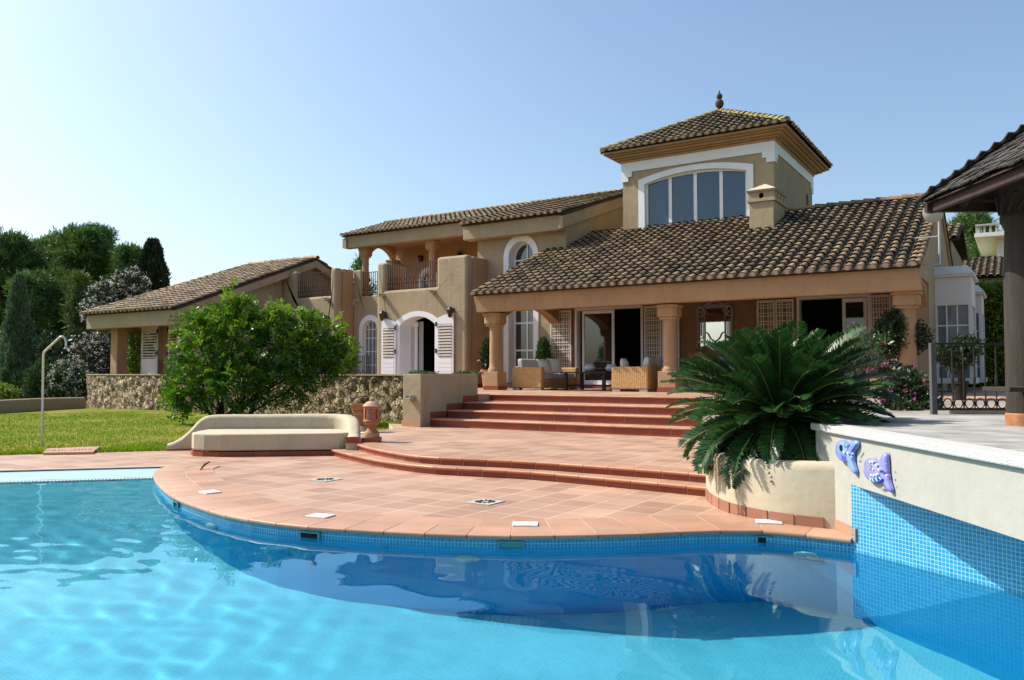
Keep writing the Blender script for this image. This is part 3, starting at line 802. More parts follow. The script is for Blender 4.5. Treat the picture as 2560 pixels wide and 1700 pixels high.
# right-hand wall of the tall block under the verge
wall("wall", mu(A1), [(VA+.3, 3.2),(VR+2, 3.2),(VR+2, zA(VR)-.25),(VR, zA(VR)-.25),(VA+.3, zA(VA)-.12)], [], .3, M_stucco)
wall("wall", ml(A0), [(VA+.3, 3.2),(VR+6, 3.2),(VR+6, 7.6),(VR, zA(VR)-.3),(VA+.3, zA(VA)-.2)], [], .3, M_stucco2)
rfA, atA = tiled_roof("roof", (A0-.45, 26.3, ZA_E), (1,0,0), (0,1,0), A1+.25-A0+.45, VR-26.3, ZA_R-ZA_E, M_roof, seed=11)
bm_ = MB(); bm_.box(A0-.4, A1+.01, 26.52, 26.98, 7.0, 7.60); bm_.build("beam", M_stucco, villa, bevel=.03)
rb = MB(); rb.extr([[Vector((A1+.2, 26.40, 7.02)), Vector((A1+.2, 26.40, 7.5)), Vector((A1+.2, VR, zA(VR)-.03)), Vector((A1+.2, VR, zA(VR)-.50))]], (-.19,0,0))
rb.build("rake_board", M_stucco, villa, bevel=.02)
ridge((-30.0, VR, ZA_R+.02), (-13.2, VR, ZA_R+.02), rfA, M_moss, seed=5)
# long roof over the upper loggia
VL, ZL = 29.9, 8.62
rfL, atL = tiled_roof("roof", (-29.75, VL, ZL), (1,0,0), (0,1,0), 11.3, VR-VL, ZA_R-ZL, M_roofl, seed=12, rlo=lambda a: 0.0)
tiled_roof("roof", (-29.75, VR+4.2, ZA_R-1.45), (1,0,0), (0,-1,0), 29.75-14.6, 4.2, 1.45, M_roofl, seed=14, expo=.8, caps=False)
b = MB(); b.box(-29.6, A0-.02, VL+.20, VL+.6, 8.0, 8.66); b.build("beam", M_stucco, villa, bevel=.03)
b = MB(); b.extr([[Vector((-29.62, VL+.1, 8.0)), Vector((-29.62, VL+.1, 8.5)), Vector((-29.62, VR, ZA_R-.06)), Vector((-29.62, VR, ZA_R-.5))]], (.25,0,0)); b.build("rake_board", M_stucco, villa)
# loggia: back wall, columns, arches, ceiling
ZB = 4.9                                        # balcony floor
VC = 30.75
lw_o = arch(-27.3, -26.0, ZB, 6.55, 7.2); lw_i = arch(-27.12, -26.18, ZB, 6.5, 6.97)
wall("wall", mv(33.4), rect(-29.0, A0, ZB-.3, 9.6), [lw_i], .3, M_stucco2)
wd = surround("window", mv(33.4), lw_o, lw_i, .03, .2, M_white, villa); glazing(mv(33.4), -27.12, -26.18, ZB, 6.5, 6.97, .15, 3, [5.5,6.0,6.5], .06, .04, wd)
room(mv(33.4), -28, -25, ZB, 7.6, .4, 3)
b = MB(); b.box(-29.2, A0, VC-.3, 33.4, 8.35, 8.45); b.build("ceiling", M_stucco2, villa)
def column(u, v, z0, zcap, r=.20, plinth=True, parent=villa, capw=.335, rz=0.0):
    """round column: shaft > capital, plinth"""
    c = MB(); zb = z0+(.62 if plinth else 0)
    c.lathe([(r*1.25, zb), (r*1.28, zb+.05), (r*1.12, zb+.12), (r*1.02, zb+.16), (r, zb+.3), (r*.95, zcap-.5), (r, zcap-.49), (r*1.05, zcap-.44)], (u, v, 0), 28)
    col = c.build("column", M_stucco2, parent, smooth=40)
    k = MB()
    for (w_, a0, a1) in ((capw*.80, zcap-.44, zcap-.36), (capw*.93, zcap-.36, zcap-.09), (capw*1.06, zcap-.09, zcap)):
        ch = w_*.32
        k.prism([(u-w_+ch, v-w_), (u+w_-ch, v-w_), (u+w_, v-w_+ch), (u+w_, v+w_-ch), (u+w_-ch, v+w_), (u-w_+ch, v+w_), (u-w_, v+w_-ch), (u-w_, v-w_+ch)], a0, a1)
    k.build("capital", M_stucco2, col, bevel=.02)
    if plinth:
        p = MB(); p.box(u-.28, u+.28, v-.28, v+.28, z0+.12, zb); p.build("plinth", M_stucco2, col, bevel=.02)
        p = MB(); p.box(u-.295, u+.295, v-.295, v+.295, z0, z0+.122); p.build("skirting", M_riser, col)
    return col
column(-28.7, VC, ZB, 8.0, .18, False, capw=.31)
column(-24.3, VC, ZB, 8.0, .18, False, capw=.31)
column(-28.9, 33.1, ZB, 7.7, .18, False, capw=.31)
def arcade(m, a0, a1, zs, zc, ztop, th, material=M_stucco2, name="arch"):
    """spandrel wall with a low arch cut from its underside"""
    n = 18; w_ = (a1-a0)/2; h = zc-zs; Rr = (w_*w_+h*h)/(2*h); thm = math.asin(min(1, w_/Rr)); c = (a0+a1)/2
    arc = [(c+Rr*math.sin(-thm+2*thm*i/n), zc-Rr+Rr*math.cos(-thm+2*thm*i/n)) for i in range(n+1)]
    b = MB(); b.extr([[m(*p) for p in [(a0,ztop)]+arc+[(a1,ztop)]]], m(0,0,th)-m(0,0,0)); return b.build(name, material, villa)
arcade(mv(VC-.2), -28.55, -24.45, 8.0, 8.30, 8.4, .4); arcade(mv(VC-.2), -24.15, A0, 8.0, 8.30, 8.4, .4)
arcade(ml(-28.9), VC+.2, 32.9, 7.7, 8.2, 8.4, .4)

# ------------------------------------------------------------------ balcony blocks
VB = 25.56
Bu0, Bu1 = -23.2, -18.47
RB = 26.65                                      # recessed wall between the two blocks
ZP = 6.23
d_o = arch(-22.12, -19.80, ZT+.02, 3.66, 4.08); d_i = arch(-21.88, -20.03, ZT+.03, 3.52, 3.87)
wall("wall", mv(VB), [(Bu0,ZT-.3),(Bu1,ZT-.3),(Bu1,ZP),(-19.97,ZP),(-19.97,5.02),(-22.76,5.02),(-22.76,ZP),(Bu0,ZP)], [d_i], .42, M_stucco, bevel=.10)
dr = surround("door", mv(VB), d_o, d_i, .035, .68, M_white, villa)
wall("wall", mu(Bu1), [(VB+.42,ZT-.3),(VA,ZT-.3),(VA,ZP-.02),(VB+.42,ZP-.02)], [], .4, M_stucco2, bevel=.06)
wall("wall", ml(Bu0), [(VB+.42,ZT-.3),(VA,ZT-.3),(VA,ZP-.02),(VB+.42,ZP-.02)], [], .4, M_stucco2)
b = MB(); b.box(Bu0+.4, Bu1-.4, VB+.42, 33.4, ZB-.25, ZB); b.box(-29.0, Bu0+.4, RB+.35, 33.4, ZB-.25, ZB-.004); b.build("balcony_floor", M_floor, villa)
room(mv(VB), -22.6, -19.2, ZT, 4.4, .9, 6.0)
# the balcony door's leaves: curtained panel on the left, open gap on the right
g = MB(); g.box(-21.88, -21.60, VB+.66, VB+.69, ZT+.1, 3.6); g.build("curtain", M_curtain, dr)
g = MB(); g.box(-21.60, -21.49, VB+.60, VB+.68, ZT+.05, 3.70); g.box(-21.87, -21.45, VB+.61, VB+.67, 3.50, 3.68); g.box(-21.90, -21.84, VB+.60, VB+.68, ZT+.05, 3.5); g.build("frame", M_white, dr)
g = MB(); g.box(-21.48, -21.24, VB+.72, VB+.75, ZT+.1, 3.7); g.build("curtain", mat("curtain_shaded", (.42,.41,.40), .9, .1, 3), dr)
def shutter(m, a0, a1, z0, zl, zr, lz0, lz1, name="shutter", tilt=0.0, depth=-.10, panels=True):
    """louvred shutter with a sloping head, on the wall plane m; zl and zr are its head's two ends"""
    f = MB(); sw = .085; th = m(0,0,.045)-m(0,0,0); hd = lambda a: zl+(zr-zl)*((a-a0)/(a1-a0))
    mm = lambda a, z: m(a, z, depth+tilt*(a-a0))
    n = 8; bow = .05
    top = [(a0+(a1-a0)*i/n, hd(a0+(a1-a0)*i/n)+bow*math.sin(math.pi*i/n)) for i in range(n+1)]
    outer = [(a0,z0)]+top+[(a1,z0)]
    f.extr([[mm(*p) for p in outer], [mm(*p) for p in rect(a0+sw, a1-sw, lz0, lz1)]], th)
    s_ = f.build(name, M_white, villa)
    l = MB(); k = int((lz1-lz0)/.115)
    for i in range(k):
        zc = lz0+(i+.5)*(lz1-lz0)/k
        l.extr([[mm(a0+sw, zc-.028), mm(a1-sw, zc-.028), mm(a1-sw, zc+.014)-th*.8, mm(a0+sw, zc+.014)-th*.8]], th*.35+Vector((0,0,.012)))
    l.build("louvre", M_white, s_)
    if panels:
        p = MB()
        for i in range(6):
            zc = z0+.08+i*(lz0-z0-.15)/6
            p.extr([[mm(a0+sw, zc)-th*.1, mm(a1-sw, zc)-th*.1, mm(a1-sw, zc+(lz0-z0-.15)/6-.02)-th*.1, mm(a0+sw, zc+(lz0-z0-.15)/6-.02)-th*.1]], -th*.1)
        p.build("panel", M_white, s_)
    for hz_ in (lz1, lz0+.25): h = MB(); h.obox(mm(a1 if zl > zr else a0, hz_)-th*.6, (1,0,0), (0,1,0), (0,0,1), .03, .02, .09); h.build("hinge", M_iron, s_)
    return s_
shutter(mv(VB), -22.83, -22.05, ZT+.05, 3.84, 3.64, 2.18, 3.42)
shutter(mv(VB), -19.90, -19.04, ZT+.05, 3.72, 3.93, 2.18, 3.50)
# recessed wall with the arched window
r_o = arch(-25.22, -23.9, ZT+.05, 3.5, 4.14); r_i = arch(-25.0, -24.12, ZT+.3, 3.45, 3.90)
wall("wall", mv(RB), [(-25.6,ZT-.3),(Bu0,ZT-.3),(Bu0,5.0),(-25.15,5.0),(-25.15,ZP-.03),(-25.6,ZP-.03)], [r_i], .35, M_stucco, bevel=.04)
wn = surround("window", mv(RB), r_o, r_i, .03, .25, M_white, villa); glazing(mv(RB), -25.0, -24.12, ZT+.3, 3.45, 3.90, .18, 4, [1.9,2.5,3.1,3.5], .05, .035, wn, pane=mat("grey_pane", (.22,.22,.22), .1, .1, 2))
# left balcony block
Cu0, Cu1 = -29.1, -25.6
c_o = arch(-28.3, -26.5, ZT, 3.7, 4.35); c_i = arch(-28.08, -26.72, ZT, 3.6, 4.1)
wall("wall", mv(VB-.01), [(Cu0,ZT-.3),(Cu1,ZT-.3),(Cu1,ZP),(-25.95,ZP),(-25.95,4.98),(-28.2,4.98),(-28.2,ZP),(Cu0,ZP)], [c_i], .42, M_stucco, bevel=.10)
wn = surround("window", mv(VB-.01), c_o, c_i, .03, .3, M_white, villa); glazing(mv(VB-.01), -28.08, -26.72, ZT, 3.6, 4.1, .25, 2, [2.2,3.1], .08, .05, wn)
wall("wall", mu(Cu1), [(VB+.41,ZT-.3),(RB,ZT-.3),(RB,ZP-.02),(VB+.41,ZP-.02)], [], .35, M_stucco2, bevel=.04)
def railing(m, a0, a1, z0, z1, sp=.125, scroll=.42, parent=villa, name="railing"):
    """wrought-iron railing: rails, bars and a band of heart-shaped scrolls"""
    b = MB(); n = max(2, round((a1-a0)/sp)); hx = (m(1,0)-m(0,0)); nz_ = m(0,0,1)-m(0,0,0)
    for z in (z0+.05, z1-.02): b.obox(m((a0+a1)/2, z), hx, nz_, (0,0,1), (a1-a0)/2, .014, .014)
    for i in range(n+1):
        a = a0+(a1-a0)*i/n; b.obox(m(a, (z0+z1)/2), hx, nz_, (0,0,1), .013, .012, (z1-z0)/2-.03)
    if scroll:
        for i in range(0, n, 1):
            a = a0+(a1-a0)*(i+.5)/n; w_ = (a1-a0)/n*.5
            for sg in (-1, 1):
                pts = []
                for k in range(9):
                    t = k/8; pts.append(m(a+sg*w_*math.sin(t*3.0)*.95, z0+.08+scroll*.5*t+ (scroll*.45 if i % 2 else 0)*1.0, -.004))
                b.tube(pts, .008, 4)
                q = [m(a+sg*w_*(.55+.4*math.cos(x)), z0+.08+scroll*.5+(scroll*.45 if i % 2 else 0)+w_*.7*math.sin(x), -.004) for x in [k*.9 for k in range(7)]]
                b.tube(q, .008, 4)
    return b.build(name, M_iron, parent)
railing(mv(VB+.22), -22.76, -19.97, 5.02, 6.15)
railing(mv(VB+.2), -28.2, -25.95, 4.98, 6.12)
railing(mv(RB+.15), -25.15, Bu0, 5.0, 6.1)
railing(mv(25.2), -29.0, -23.3, 1.38, 2.28, scroll=.2)
def spout(p, L=.22):
    b = MB(); p = Vector(p); b.box(p.x-.09, p.x+.09, p.y-L, p.y+.05, p.z-.07, p.z-.035); b.box(p.x-.09, p.x-.055, p.y-L, p.y+.05, p.z-.036, p.z+.05); b.box(p.x+.055, p.x+.09, p.y-L, p.y+.05, p.z-.036, p.z+.05)
    return b.build("spout", M_cream, villa, bevel=.012)
for px, py, v in ((958,738,VB),(1084,729,VB),(821,748,VB),(895,750,RB)):
    q = at_v(px, py, v); spout(q, .36 if v == VB else .22)

# ------------------------------------------------------------------ left wing
WE, WR_, zWE, zWR = 19.5, 27.2, 4.10, 7.05
Wu0, Wu1 = -35.25, -28.55
slW = (zWR-zWE)/(WR_-WE)
rfW, atW = tiled_roof("roof", (Wu0, WE, zWE), (1,0,0), (0,1,0), Wu1-Wu0, WR_-WE, zWR-zWE, M_roofl, seed=21, rhi=lambda a: min(WR_-WE, .3+a*4.1))
tiled_roof("roof", (Wu0+1.8, WR_+6.0, zWR-6*slW), (1,0,0), (0,-1,0), Wu1-Wu0-1.8, 6.0, 6*slW, M_roofl, seed=22, expo=.8)
ridge((Wu0+1.85, WR_, zWR+.03), (Wu1+.05, WR_, zWR+.03), rfW, M_roofl)
ridge((Wu0+.1, WE+.1, zWE+.06), (Wu0+1.9, WR_-.1, zWR+.02), rfW, M_roofl, R0=.12)
wall("wall", mu(-29.1), [(20.3,ZT-.3),(33,ZT-.3),(33,zWR-5.8*slW-.1),(WR_,zWR-.12),(20.3,zWE+slW*.8-.14)], [], .3, M_stucco)
b = MB(); b.extr([[Vector((Wu1-.02, WE+.12, zWE-.62)), Vector((Wu1-.02, WE+.12, zWE-.06)), Vector((Wu1-.02, WR_, zWR-.06)), Vector((Wu1-.02, WR_+5, zWR-5*slW-.06)), Vector((Wu1-.02, WR_+5, zWR-5*slW-.42)), Vector((Wu1-.02, WR_, zWR-.44)), Vector((Wu1-.02, WE+1.5, zWE+1.5*slW-.44))]], (-.22,0,0))
b.build("rake_board", M_stucco, villa, bevel=.02)
b = MB(); b.box(Wu0+.2, Wu1-.24, WE+.20, WE+.6, zWE-.62, zWE+.05); b.build("beam", M_stucco, villa, bevel=.03)
b = MB(); b.box(Wu0+.15, Wu0+.5, WE+.5, 23, zWE-.62, zWE+.02); b.build("beam", M_stucco, villa)
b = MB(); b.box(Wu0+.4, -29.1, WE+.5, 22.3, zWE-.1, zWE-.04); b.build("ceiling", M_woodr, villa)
b = MB(); b.box(-34.05, -33.55, 20.25, 20.75, ZT, zWE-.5); b.build("pillar", M_stucco2, villa, bevel=.02)
wall("wall", mv(22.3), rect(-33.75, -29.4, ZT-.3, 5.0), [rect(-32.8, -31.6, ZT+.1, 3.6)], .3, M_stucco2)
wall("wall", ml(-33.75), rect(22.6, 32, ZT-.3, 5.2), [], .3, M_stucco2)
room(mv(22.3), -33.2, -31.2, ZT, 3.8, .35, 3)
b = MB(); b.box(-37.0, Wu0+1.2, 21.4, 21.7, ZT, 1.5); b.build("parapet", M_stucco, villa)
pa = at_v(352, 900, 22.0).x; pb = at_v(393, 900, 22.0).x; pc = at_v(419, 900, 22.0).x; pd = at_v(455, 900, 22.0).x
shutter(mv(22.2), pa, pb, ZT+.05, 3.78, 3.70, 2.2, 3.45, depth=-.2)
shutter(mv(22.2), pc, pd, ZT+.05, 3.82, 3.95, 2.2, 3.5, depth=-.2)

# ------------------------------------------------------------------ porch
PV, zBeam, VE, zE, sl = 22.77, 3.67, 22.0, 4.16, .424
RV, RZ = 29.5, 4.16+.424*7.5
EU0, EU1 = -15.75, -2.12
for u in (-15.24, -8.94): column(u, PV, ZT, zBeam-.10)
column(-2.5, PV, 1.5, zBeam-.06, r=.215, plinth=False)
rfP, atP = tiled_roof("roof", (EU0, VE, zE), (1,0,0), (0,1,0), EU1-EU0, RV-VE, RZ-zE, M_roof, seed=31)
ridge((-7.3, RV, RZ+.03), (EU1, RV, RZ+.03), rfP, M_roof)
ridge((EU0+.06, VE+.05, zE+.05), (EU0+.06, VA, zE+sl*(VA-VE)+.05), rfP, M_roof, R0=.10)
ridge((EU1-.04, VE+.05, zE+.05), (EU1-.04, RV-.1, RZ-.0), rfP, M_roof, R0=.10)
tiled_roof("roof", (-7.5, RV+8, RZ-3.4), (1,0,0), (0,-1,0), 7.5+EU1, 8, 3.4, M_roof, seed=33, expo=.8)
b = MB(); b.extr([[Vector((EU0+.1, VE+.24, 3.60)), Vector((EU0+.02, VE+.19, 4.08)), Vector((EU0+.02, VE+.20, 4.235)), Vector((EU0+.02, VE+.6, 4.39)), Vector((EU0+.1, VE+.6, 3.60))]], (EU1-EU0-.08,0,0))
b.build("beam", M_stucco2, villa, bevel=.01)
arcade(mv(PV-.2), -15.0, -9.2, zBeam-.02, 4.0, 4.1, .42); arcade(mv(PV-.2), -8.7, -2.75, zBeam-.02, 4.0, 4.1, .42)
for x0_, x1_ in ((EU0+.1,-15.0),(-9.2,-8.7),(-2.75,-2.3)): b = MB(); b.box(x0_, x1_, PV-.2, PV+.22, zBeam-.02, 4.1); b.build("impost", M_stucco2, villa)
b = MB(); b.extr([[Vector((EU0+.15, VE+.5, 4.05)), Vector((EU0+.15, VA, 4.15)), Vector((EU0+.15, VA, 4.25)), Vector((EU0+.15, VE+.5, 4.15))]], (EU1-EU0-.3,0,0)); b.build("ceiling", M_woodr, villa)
# left arch between the first column and the house
arcade(mu(-15.05), PV+.25, VA, 3.4, 3.95, 4.05, .4)
# right end: arcade, gable wall
arcade(mu(-2.28), PV+.22, 25.4, 3.4, 4.0, 4.06, .4)
b = MB(); b.box(-3.35, -2.05, 22.33, 23.2, ZT-.2, 1.5); b.build("plinth_wall", M_stucco2, villa, bevel=.03)
b = MB(); b.box(-2.68, -2.28, 23.2, 25.4, ZT-.2, 1.5); b.build("plinth_wall", M_stucco2, villa, bevel=.02)
wall("wall", mu(-2.22), [(23.0,4.06),(25.4,4.06),(25.4,ZT-.3),(36.6,ZT-.3),(36.6,RZ-7.1*.425-.15),(RV,RZ-.12),(23.0,zE+sl*1.0-.12)], [], .35, M_stucco)
b = MB(); b.extr([[Vector((-2.16, VE+.3, zE-.05)), Vector((-2.16, RV, RZ-.06)), Vector((-2.16, RV+7.6, RZ-7.6*.425-.06)), Vector((-2.16, RV+7.6, RZ-7.6*.425-.3)), Vector((-2.16, RV, RZ-.32)), Vector((-2.16, VE+.3, zE-.25))]], (-.055,0,0)); b.build("rake_board", M_stucco2, villa)
# back wall of the porch with two door openings
D1 = rect(-14.35, -11.68, ZT+.12, 3.95); D2 = rect(-6.15, -4.05, ZT+.12, 3.95)
wall("wall", mv(VA+.001), rect(A1, -2.57, ZT-.3, 4.6), [D1, D2], .3, M_porchshade)
b = MB(); b.box(A0, -17.68, VA-.02, VA, ZT, ZT+.13); b.box(-15.99, -14.5, VA-.02, VA, ZT, ZT+.13); b.box(-14.5, -2.6, VA-.025, VA, ZT, ZT+.12); b.box(Bu1, Bu1+.02, VB, VA, ZT, ZT+.13); b.build("skirting", M_riser, villa)
for (a0, a1, g0, g1) in ((-14.35, -11.68, -14.2, -12.85), (-6.15, -4.05, -4.85, -4.12)):
    dd = surround("door", mv(VA+.001), rect(a0-.06, a1+.06, ZT+.1, 4.0), rect(a0+.02, a1-.02, ZT+.13, 3.92), .03, .3, M_white, villa)
    p = MB(); p.box(g0+.08, g1-.08, VA+.20, VA+.215, ZT+.3, 3.8); p.build("pane", M_glass, dd)
    f = MB(); f.extr([[Vector((g0,VA+.17,ZT+.14)),Vector((g1,VA+.17,ZT+.14)),Vector((g1,VA+.17,3.9)),Vector((g0,VA+.17,3.9))],[Vector((g0+.1,VA+.17,ZT+.3)),Vector((g1-.1,VA+.17,ZT+.3)),Vector((g1-.1,VA+.17,3.78)),Vector((g0+.1,VA+.17,3.78))]], (0,.06,0)); f.build("frame", M_white, dd)
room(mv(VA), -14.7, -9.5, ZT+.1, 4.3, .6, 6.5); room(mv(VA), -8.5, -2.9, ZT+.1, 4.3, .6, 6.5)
def lattice(a0, a1, z0, z1, depth, name="lattice_shutter", nx=2):
    """folding shutter of crossed double slats; nx leaves"""
    f = MB(); g = MB(); y = VA+depth
    for k in range(nx):
        x0, x1 = a0+(a1-a0)*k/nx+.01, a0+(a1-a0)*(k+1)/nx-.01
        f.extr([[Vector((x0,y,z0)),Vector((x1,y,z0)),Vector((x1,y,z1)),Vector((x0,y,z1))],[Vector((x0+.06,y,z0+.08)),Vector((x1-.06,y,z0+.08)),Vector((x1-.06,y,z1-.08)),Vector((x0+.06,y,z1-.08))]], (0,.05,0))
        n = max(1, round((x1-x0-.12)/.19))
        for i in range(n):
            xc = x0+.06+(x1-x0-.12)*(i+.5)/n
            for s_ in (-.042, .042): g.box(xc+s_-.017, xc+s_+.017, y+.022, y+.036, z0+.06, z1-.06)
        n = round((z1-z0)/.29)
        for i in range(n):
            zc = z0+.08+(z1-z0-.16)*(i+.5)/n
            for s_ in (-.048, .048): g.box(x0+.05, x1-.05, y+.010, y+.024, zc+s_-.017, zc+s_+.017)
    o = f.build(name, M_lattice, villa); g.build("slat", M_lattice, o); return o
lattice(-15.46, -14.52, ZT+.14, 3.95, -.10, nx=1); lattice(-11.55, -10.2, ZT+.14, 3.95, -.10); lattice(-7.5, -6.28, ZT+.14, 3.95, -.10); lattice(-4.0, -2.75, ZT+.14, 3.95, -.10)

# ------------------------------------------------------------------ tower
T0, T1, TV0, TV1 = -13.3, -7.4, 29.0, 35.2
t_o = arch(-12.62, -8.12, 6.9, 9.12, 9.42); t_i = arch(-12.36, -8.36, 6.9, 8.92, 9.21)
wall("wall", mv(TV0), rect(T0, T1, 5.0, 10.2), [t_i], .35, M_stucco)
wall("wall", mu(T1), rect(TV0+.35, TV1, 5.0, 10.2), [arch(34.1, 34.45, 7.4, 8.7, 8.9)], .35, M_stucco)
wall("wall", ml(T0), rect(TV0+.35, TV1, 5.0, 10.2), [], .35, M_stucco)
wall("wall", mv(TV1), rect(T0+.35, T1-.35, 5.0, 10.2), [], .3, M_stucco)
wn = surround("window", mv(TV0), t_o, t_i, .05, .35, M_white, villa); tag(wn, "wide four-pane tower window under a low arch")
glazing(mv(TV0), -12.36, -8.36, 6.9, 8.92, 9.21, .15, 4, [7.18], .09, .13, wn, pane=M_glassb)
b = MB(); b.box(T0+.4, T1-.4, TV0+.8, TV1-.4, 6.0, 6.1); b.box(T0+.4, T1-.4, TV0+2.5, TV0+2.6, 6.1, 9.9); b.build("interior", M_dark, villa)
for c0, c1 in ((-12.2,-11.75),(-10.5,-10.2),(-8.75,-8.45)):
    b = MB(); n_ = 8
    for i in range(n_): b.add([(c0+(c1-c0)*(i+o_)/n_, TV0+.62+(.04 if (i+o_) % 2 else 0), z_) for o_, z_ in ((0,6.9),(1,6.9),(1,9.1),(0,9.1))], [(0,1,2,3)])
    b.build("curtain", M_curtain, wn, fix=False)
def frieze_poly(a0, a1):
    z1, z0 = 9.87, 9.50
    return [(a0,z1),(a0,9.12),(a0+.30,9.12),(a0+.30,9.30),(a0+.45,9.30),(a0+.45,z0),(a1-.45,z0),(a1-.45,9.30),(a1-.30,9.30),(a1-.30,9.12),(a1,9.12),(a1,z1)]
wall("frieze", mv(TV0-.05), frieze_poly(T0-.05, T1+.05), [], .048, M_white)
wall("frieze", mu(T1+.049), frieze_poly(TV0-.002, TV1+.05), [], .047, M_white)
cor = MB()
for (e_, z0, z1) in ((.10,9.87,9.97),(.22,9.97,10.03),(.36,10.03,10.11),(.48,10.11,10.17),(.60,10.17,10.26)):
    cor.box(T0-e_, T1+e_, TV0-e_, TV1+e_, z0+.0005, z1)
cor.build("cornice", M_stucco2, villa, bevel=.02)
ov = .68; hx, hy = (T1-T0)/2+ov, (TV1-TV0)/2+ov; tcx, tcy = (T0+T1)/2, (TV0+TV1)/2; zt0, zt1 = 10.27, 12.3
hip = lambda L_, run: (lambda a: max(0.0, min(a, L_-a)*run/(L_/2)))
rfT, _ = tiled_roof("tower_roof", (tcx-hx, tcy-hy, zt0), (1,0,0), (0,1,0), 2*hx, hy, zt1-zt0, M_roof, rhi=hip(2*hx, hy), seed=41)
tiled_roof("tower_roof", (tcx+hx, tcy-hy, zt0), (0,1,0), (-1,0,0), 2*hy, hx, zt1-zt0, M_roof, rhi=hip(2*hy, hx), seed=42)
tiled_roof("tower_roof", (tcx-hx, tcy-hy, zt0), (0,1,0), (1,0,0), 2*hy, hx, zt1-zt0, M_roof, rhi=hip(2*hy, hx), seed=43)
tiled_roof("tower_roof", (tcx-hx, tcy+hy, zt0), (1,0,0), (0,-1,0), 2*hx, hy, zt1-zt0, M_roof, rhi=hip(2*hx, hy), seed=44)
apex = Vector((tcx, tcy, zt1+.02))
for sx, sy in ((-1,-1),(1,-1),(1,1),(-1,1)): ridge((tcx+sx*(hx-.05), tcy+sy*(hy-.05), zt0+.06), apex, rfT, M_moss, R0=.15)
fin = MB(); fin.lathe([(.10,12.25),(.12,12.4),(.07,12.45),(.15,12.55),(.18,12.66),(.15,12.77),(.07,12.84),(.10,12.88),(.13,12.96),(.10,13.04),(.05,13.08),(.03,13.16),(.004,13.24)], (tcx,tcy,0), 16)
fin.build("finial", M_bark, villa, smooth=60)
# chimney on the porch roof
ch = MB(); ch.box(-7.75, -6.93, 27.1, 28.55, 6.0, 7.32); chm = ch.build("chimney", M_stucco, villa, bevel=.015)
ch = MB(); ch.box(-7.81, -6.87, 27.04, 28.61, 7.32, 7.38); ch.box(-7.82, -6.86, 27.03, 28.62, 7.66, 7.72)
ch.extr([[Vector((a,27.08,z)) for a, z in rect(-7.77,-6.91,7.38,7.66)], [Vector((-7.34+.085*math.cos(x),27.08,7.52+.10*math.sin(x))) for x in [k*.5236 for k in range(12)]]], (0,.08,0))
ch.extr([[Vector((-6.91,a,z)) for a, z in rect(27.161,28.58,7.38,7.66)]]+[[Vector((-6.91,c_+.07*math.cos(x),7.52+.10*math.sin(x))) for x in [k*.5236 for k in range(12)]] for c_ in (27.5,27.9,28.3)], (-.08,0,0))
ch.box(-7.77, -7.69, 27.161, 28.58, 7.38, 7.66); ch.box(-7.69, -6.99, 28.5, 28.58, 7.38, 7.66)
ch.build("cowl", M_stucco, chm)
ch = MB(); ch.add([(-7.84,27.01,7.72),(-6.84,27.01,7.72),(-6.84,28.64,7.72),(-7.84,28.64,7.72),(-7.34,27.6,8.02),(-7.34,28.05,8.02)], [(0,3,2,1),(0,1,4),(1,2,5,4),(2,3,5),(3,0,4,5)]); ch.build("cap", M_cream, chm)
# added rear block, unseen behind the roofs, placed to shade the hedge
b = MB(); b.box(-9.0, -2.36, 36.7, 43.0, 0, 6.9); b.build("wall", M_stucco, villa)
tiled_roof("roof", (-9.3, 36.3, 6.9), (1,0,0), (0,1,0), 7.2, 3.5, 1.1, M_roof, seed=35, expo=.8, caps=False); tiled_roof("roof", (-9.3, 43.3, 6.9), (1,0,0), (0,-1,0), 7.2, 3.5, 1.1, M_roof, seed=36, expo=.8, caps=False)
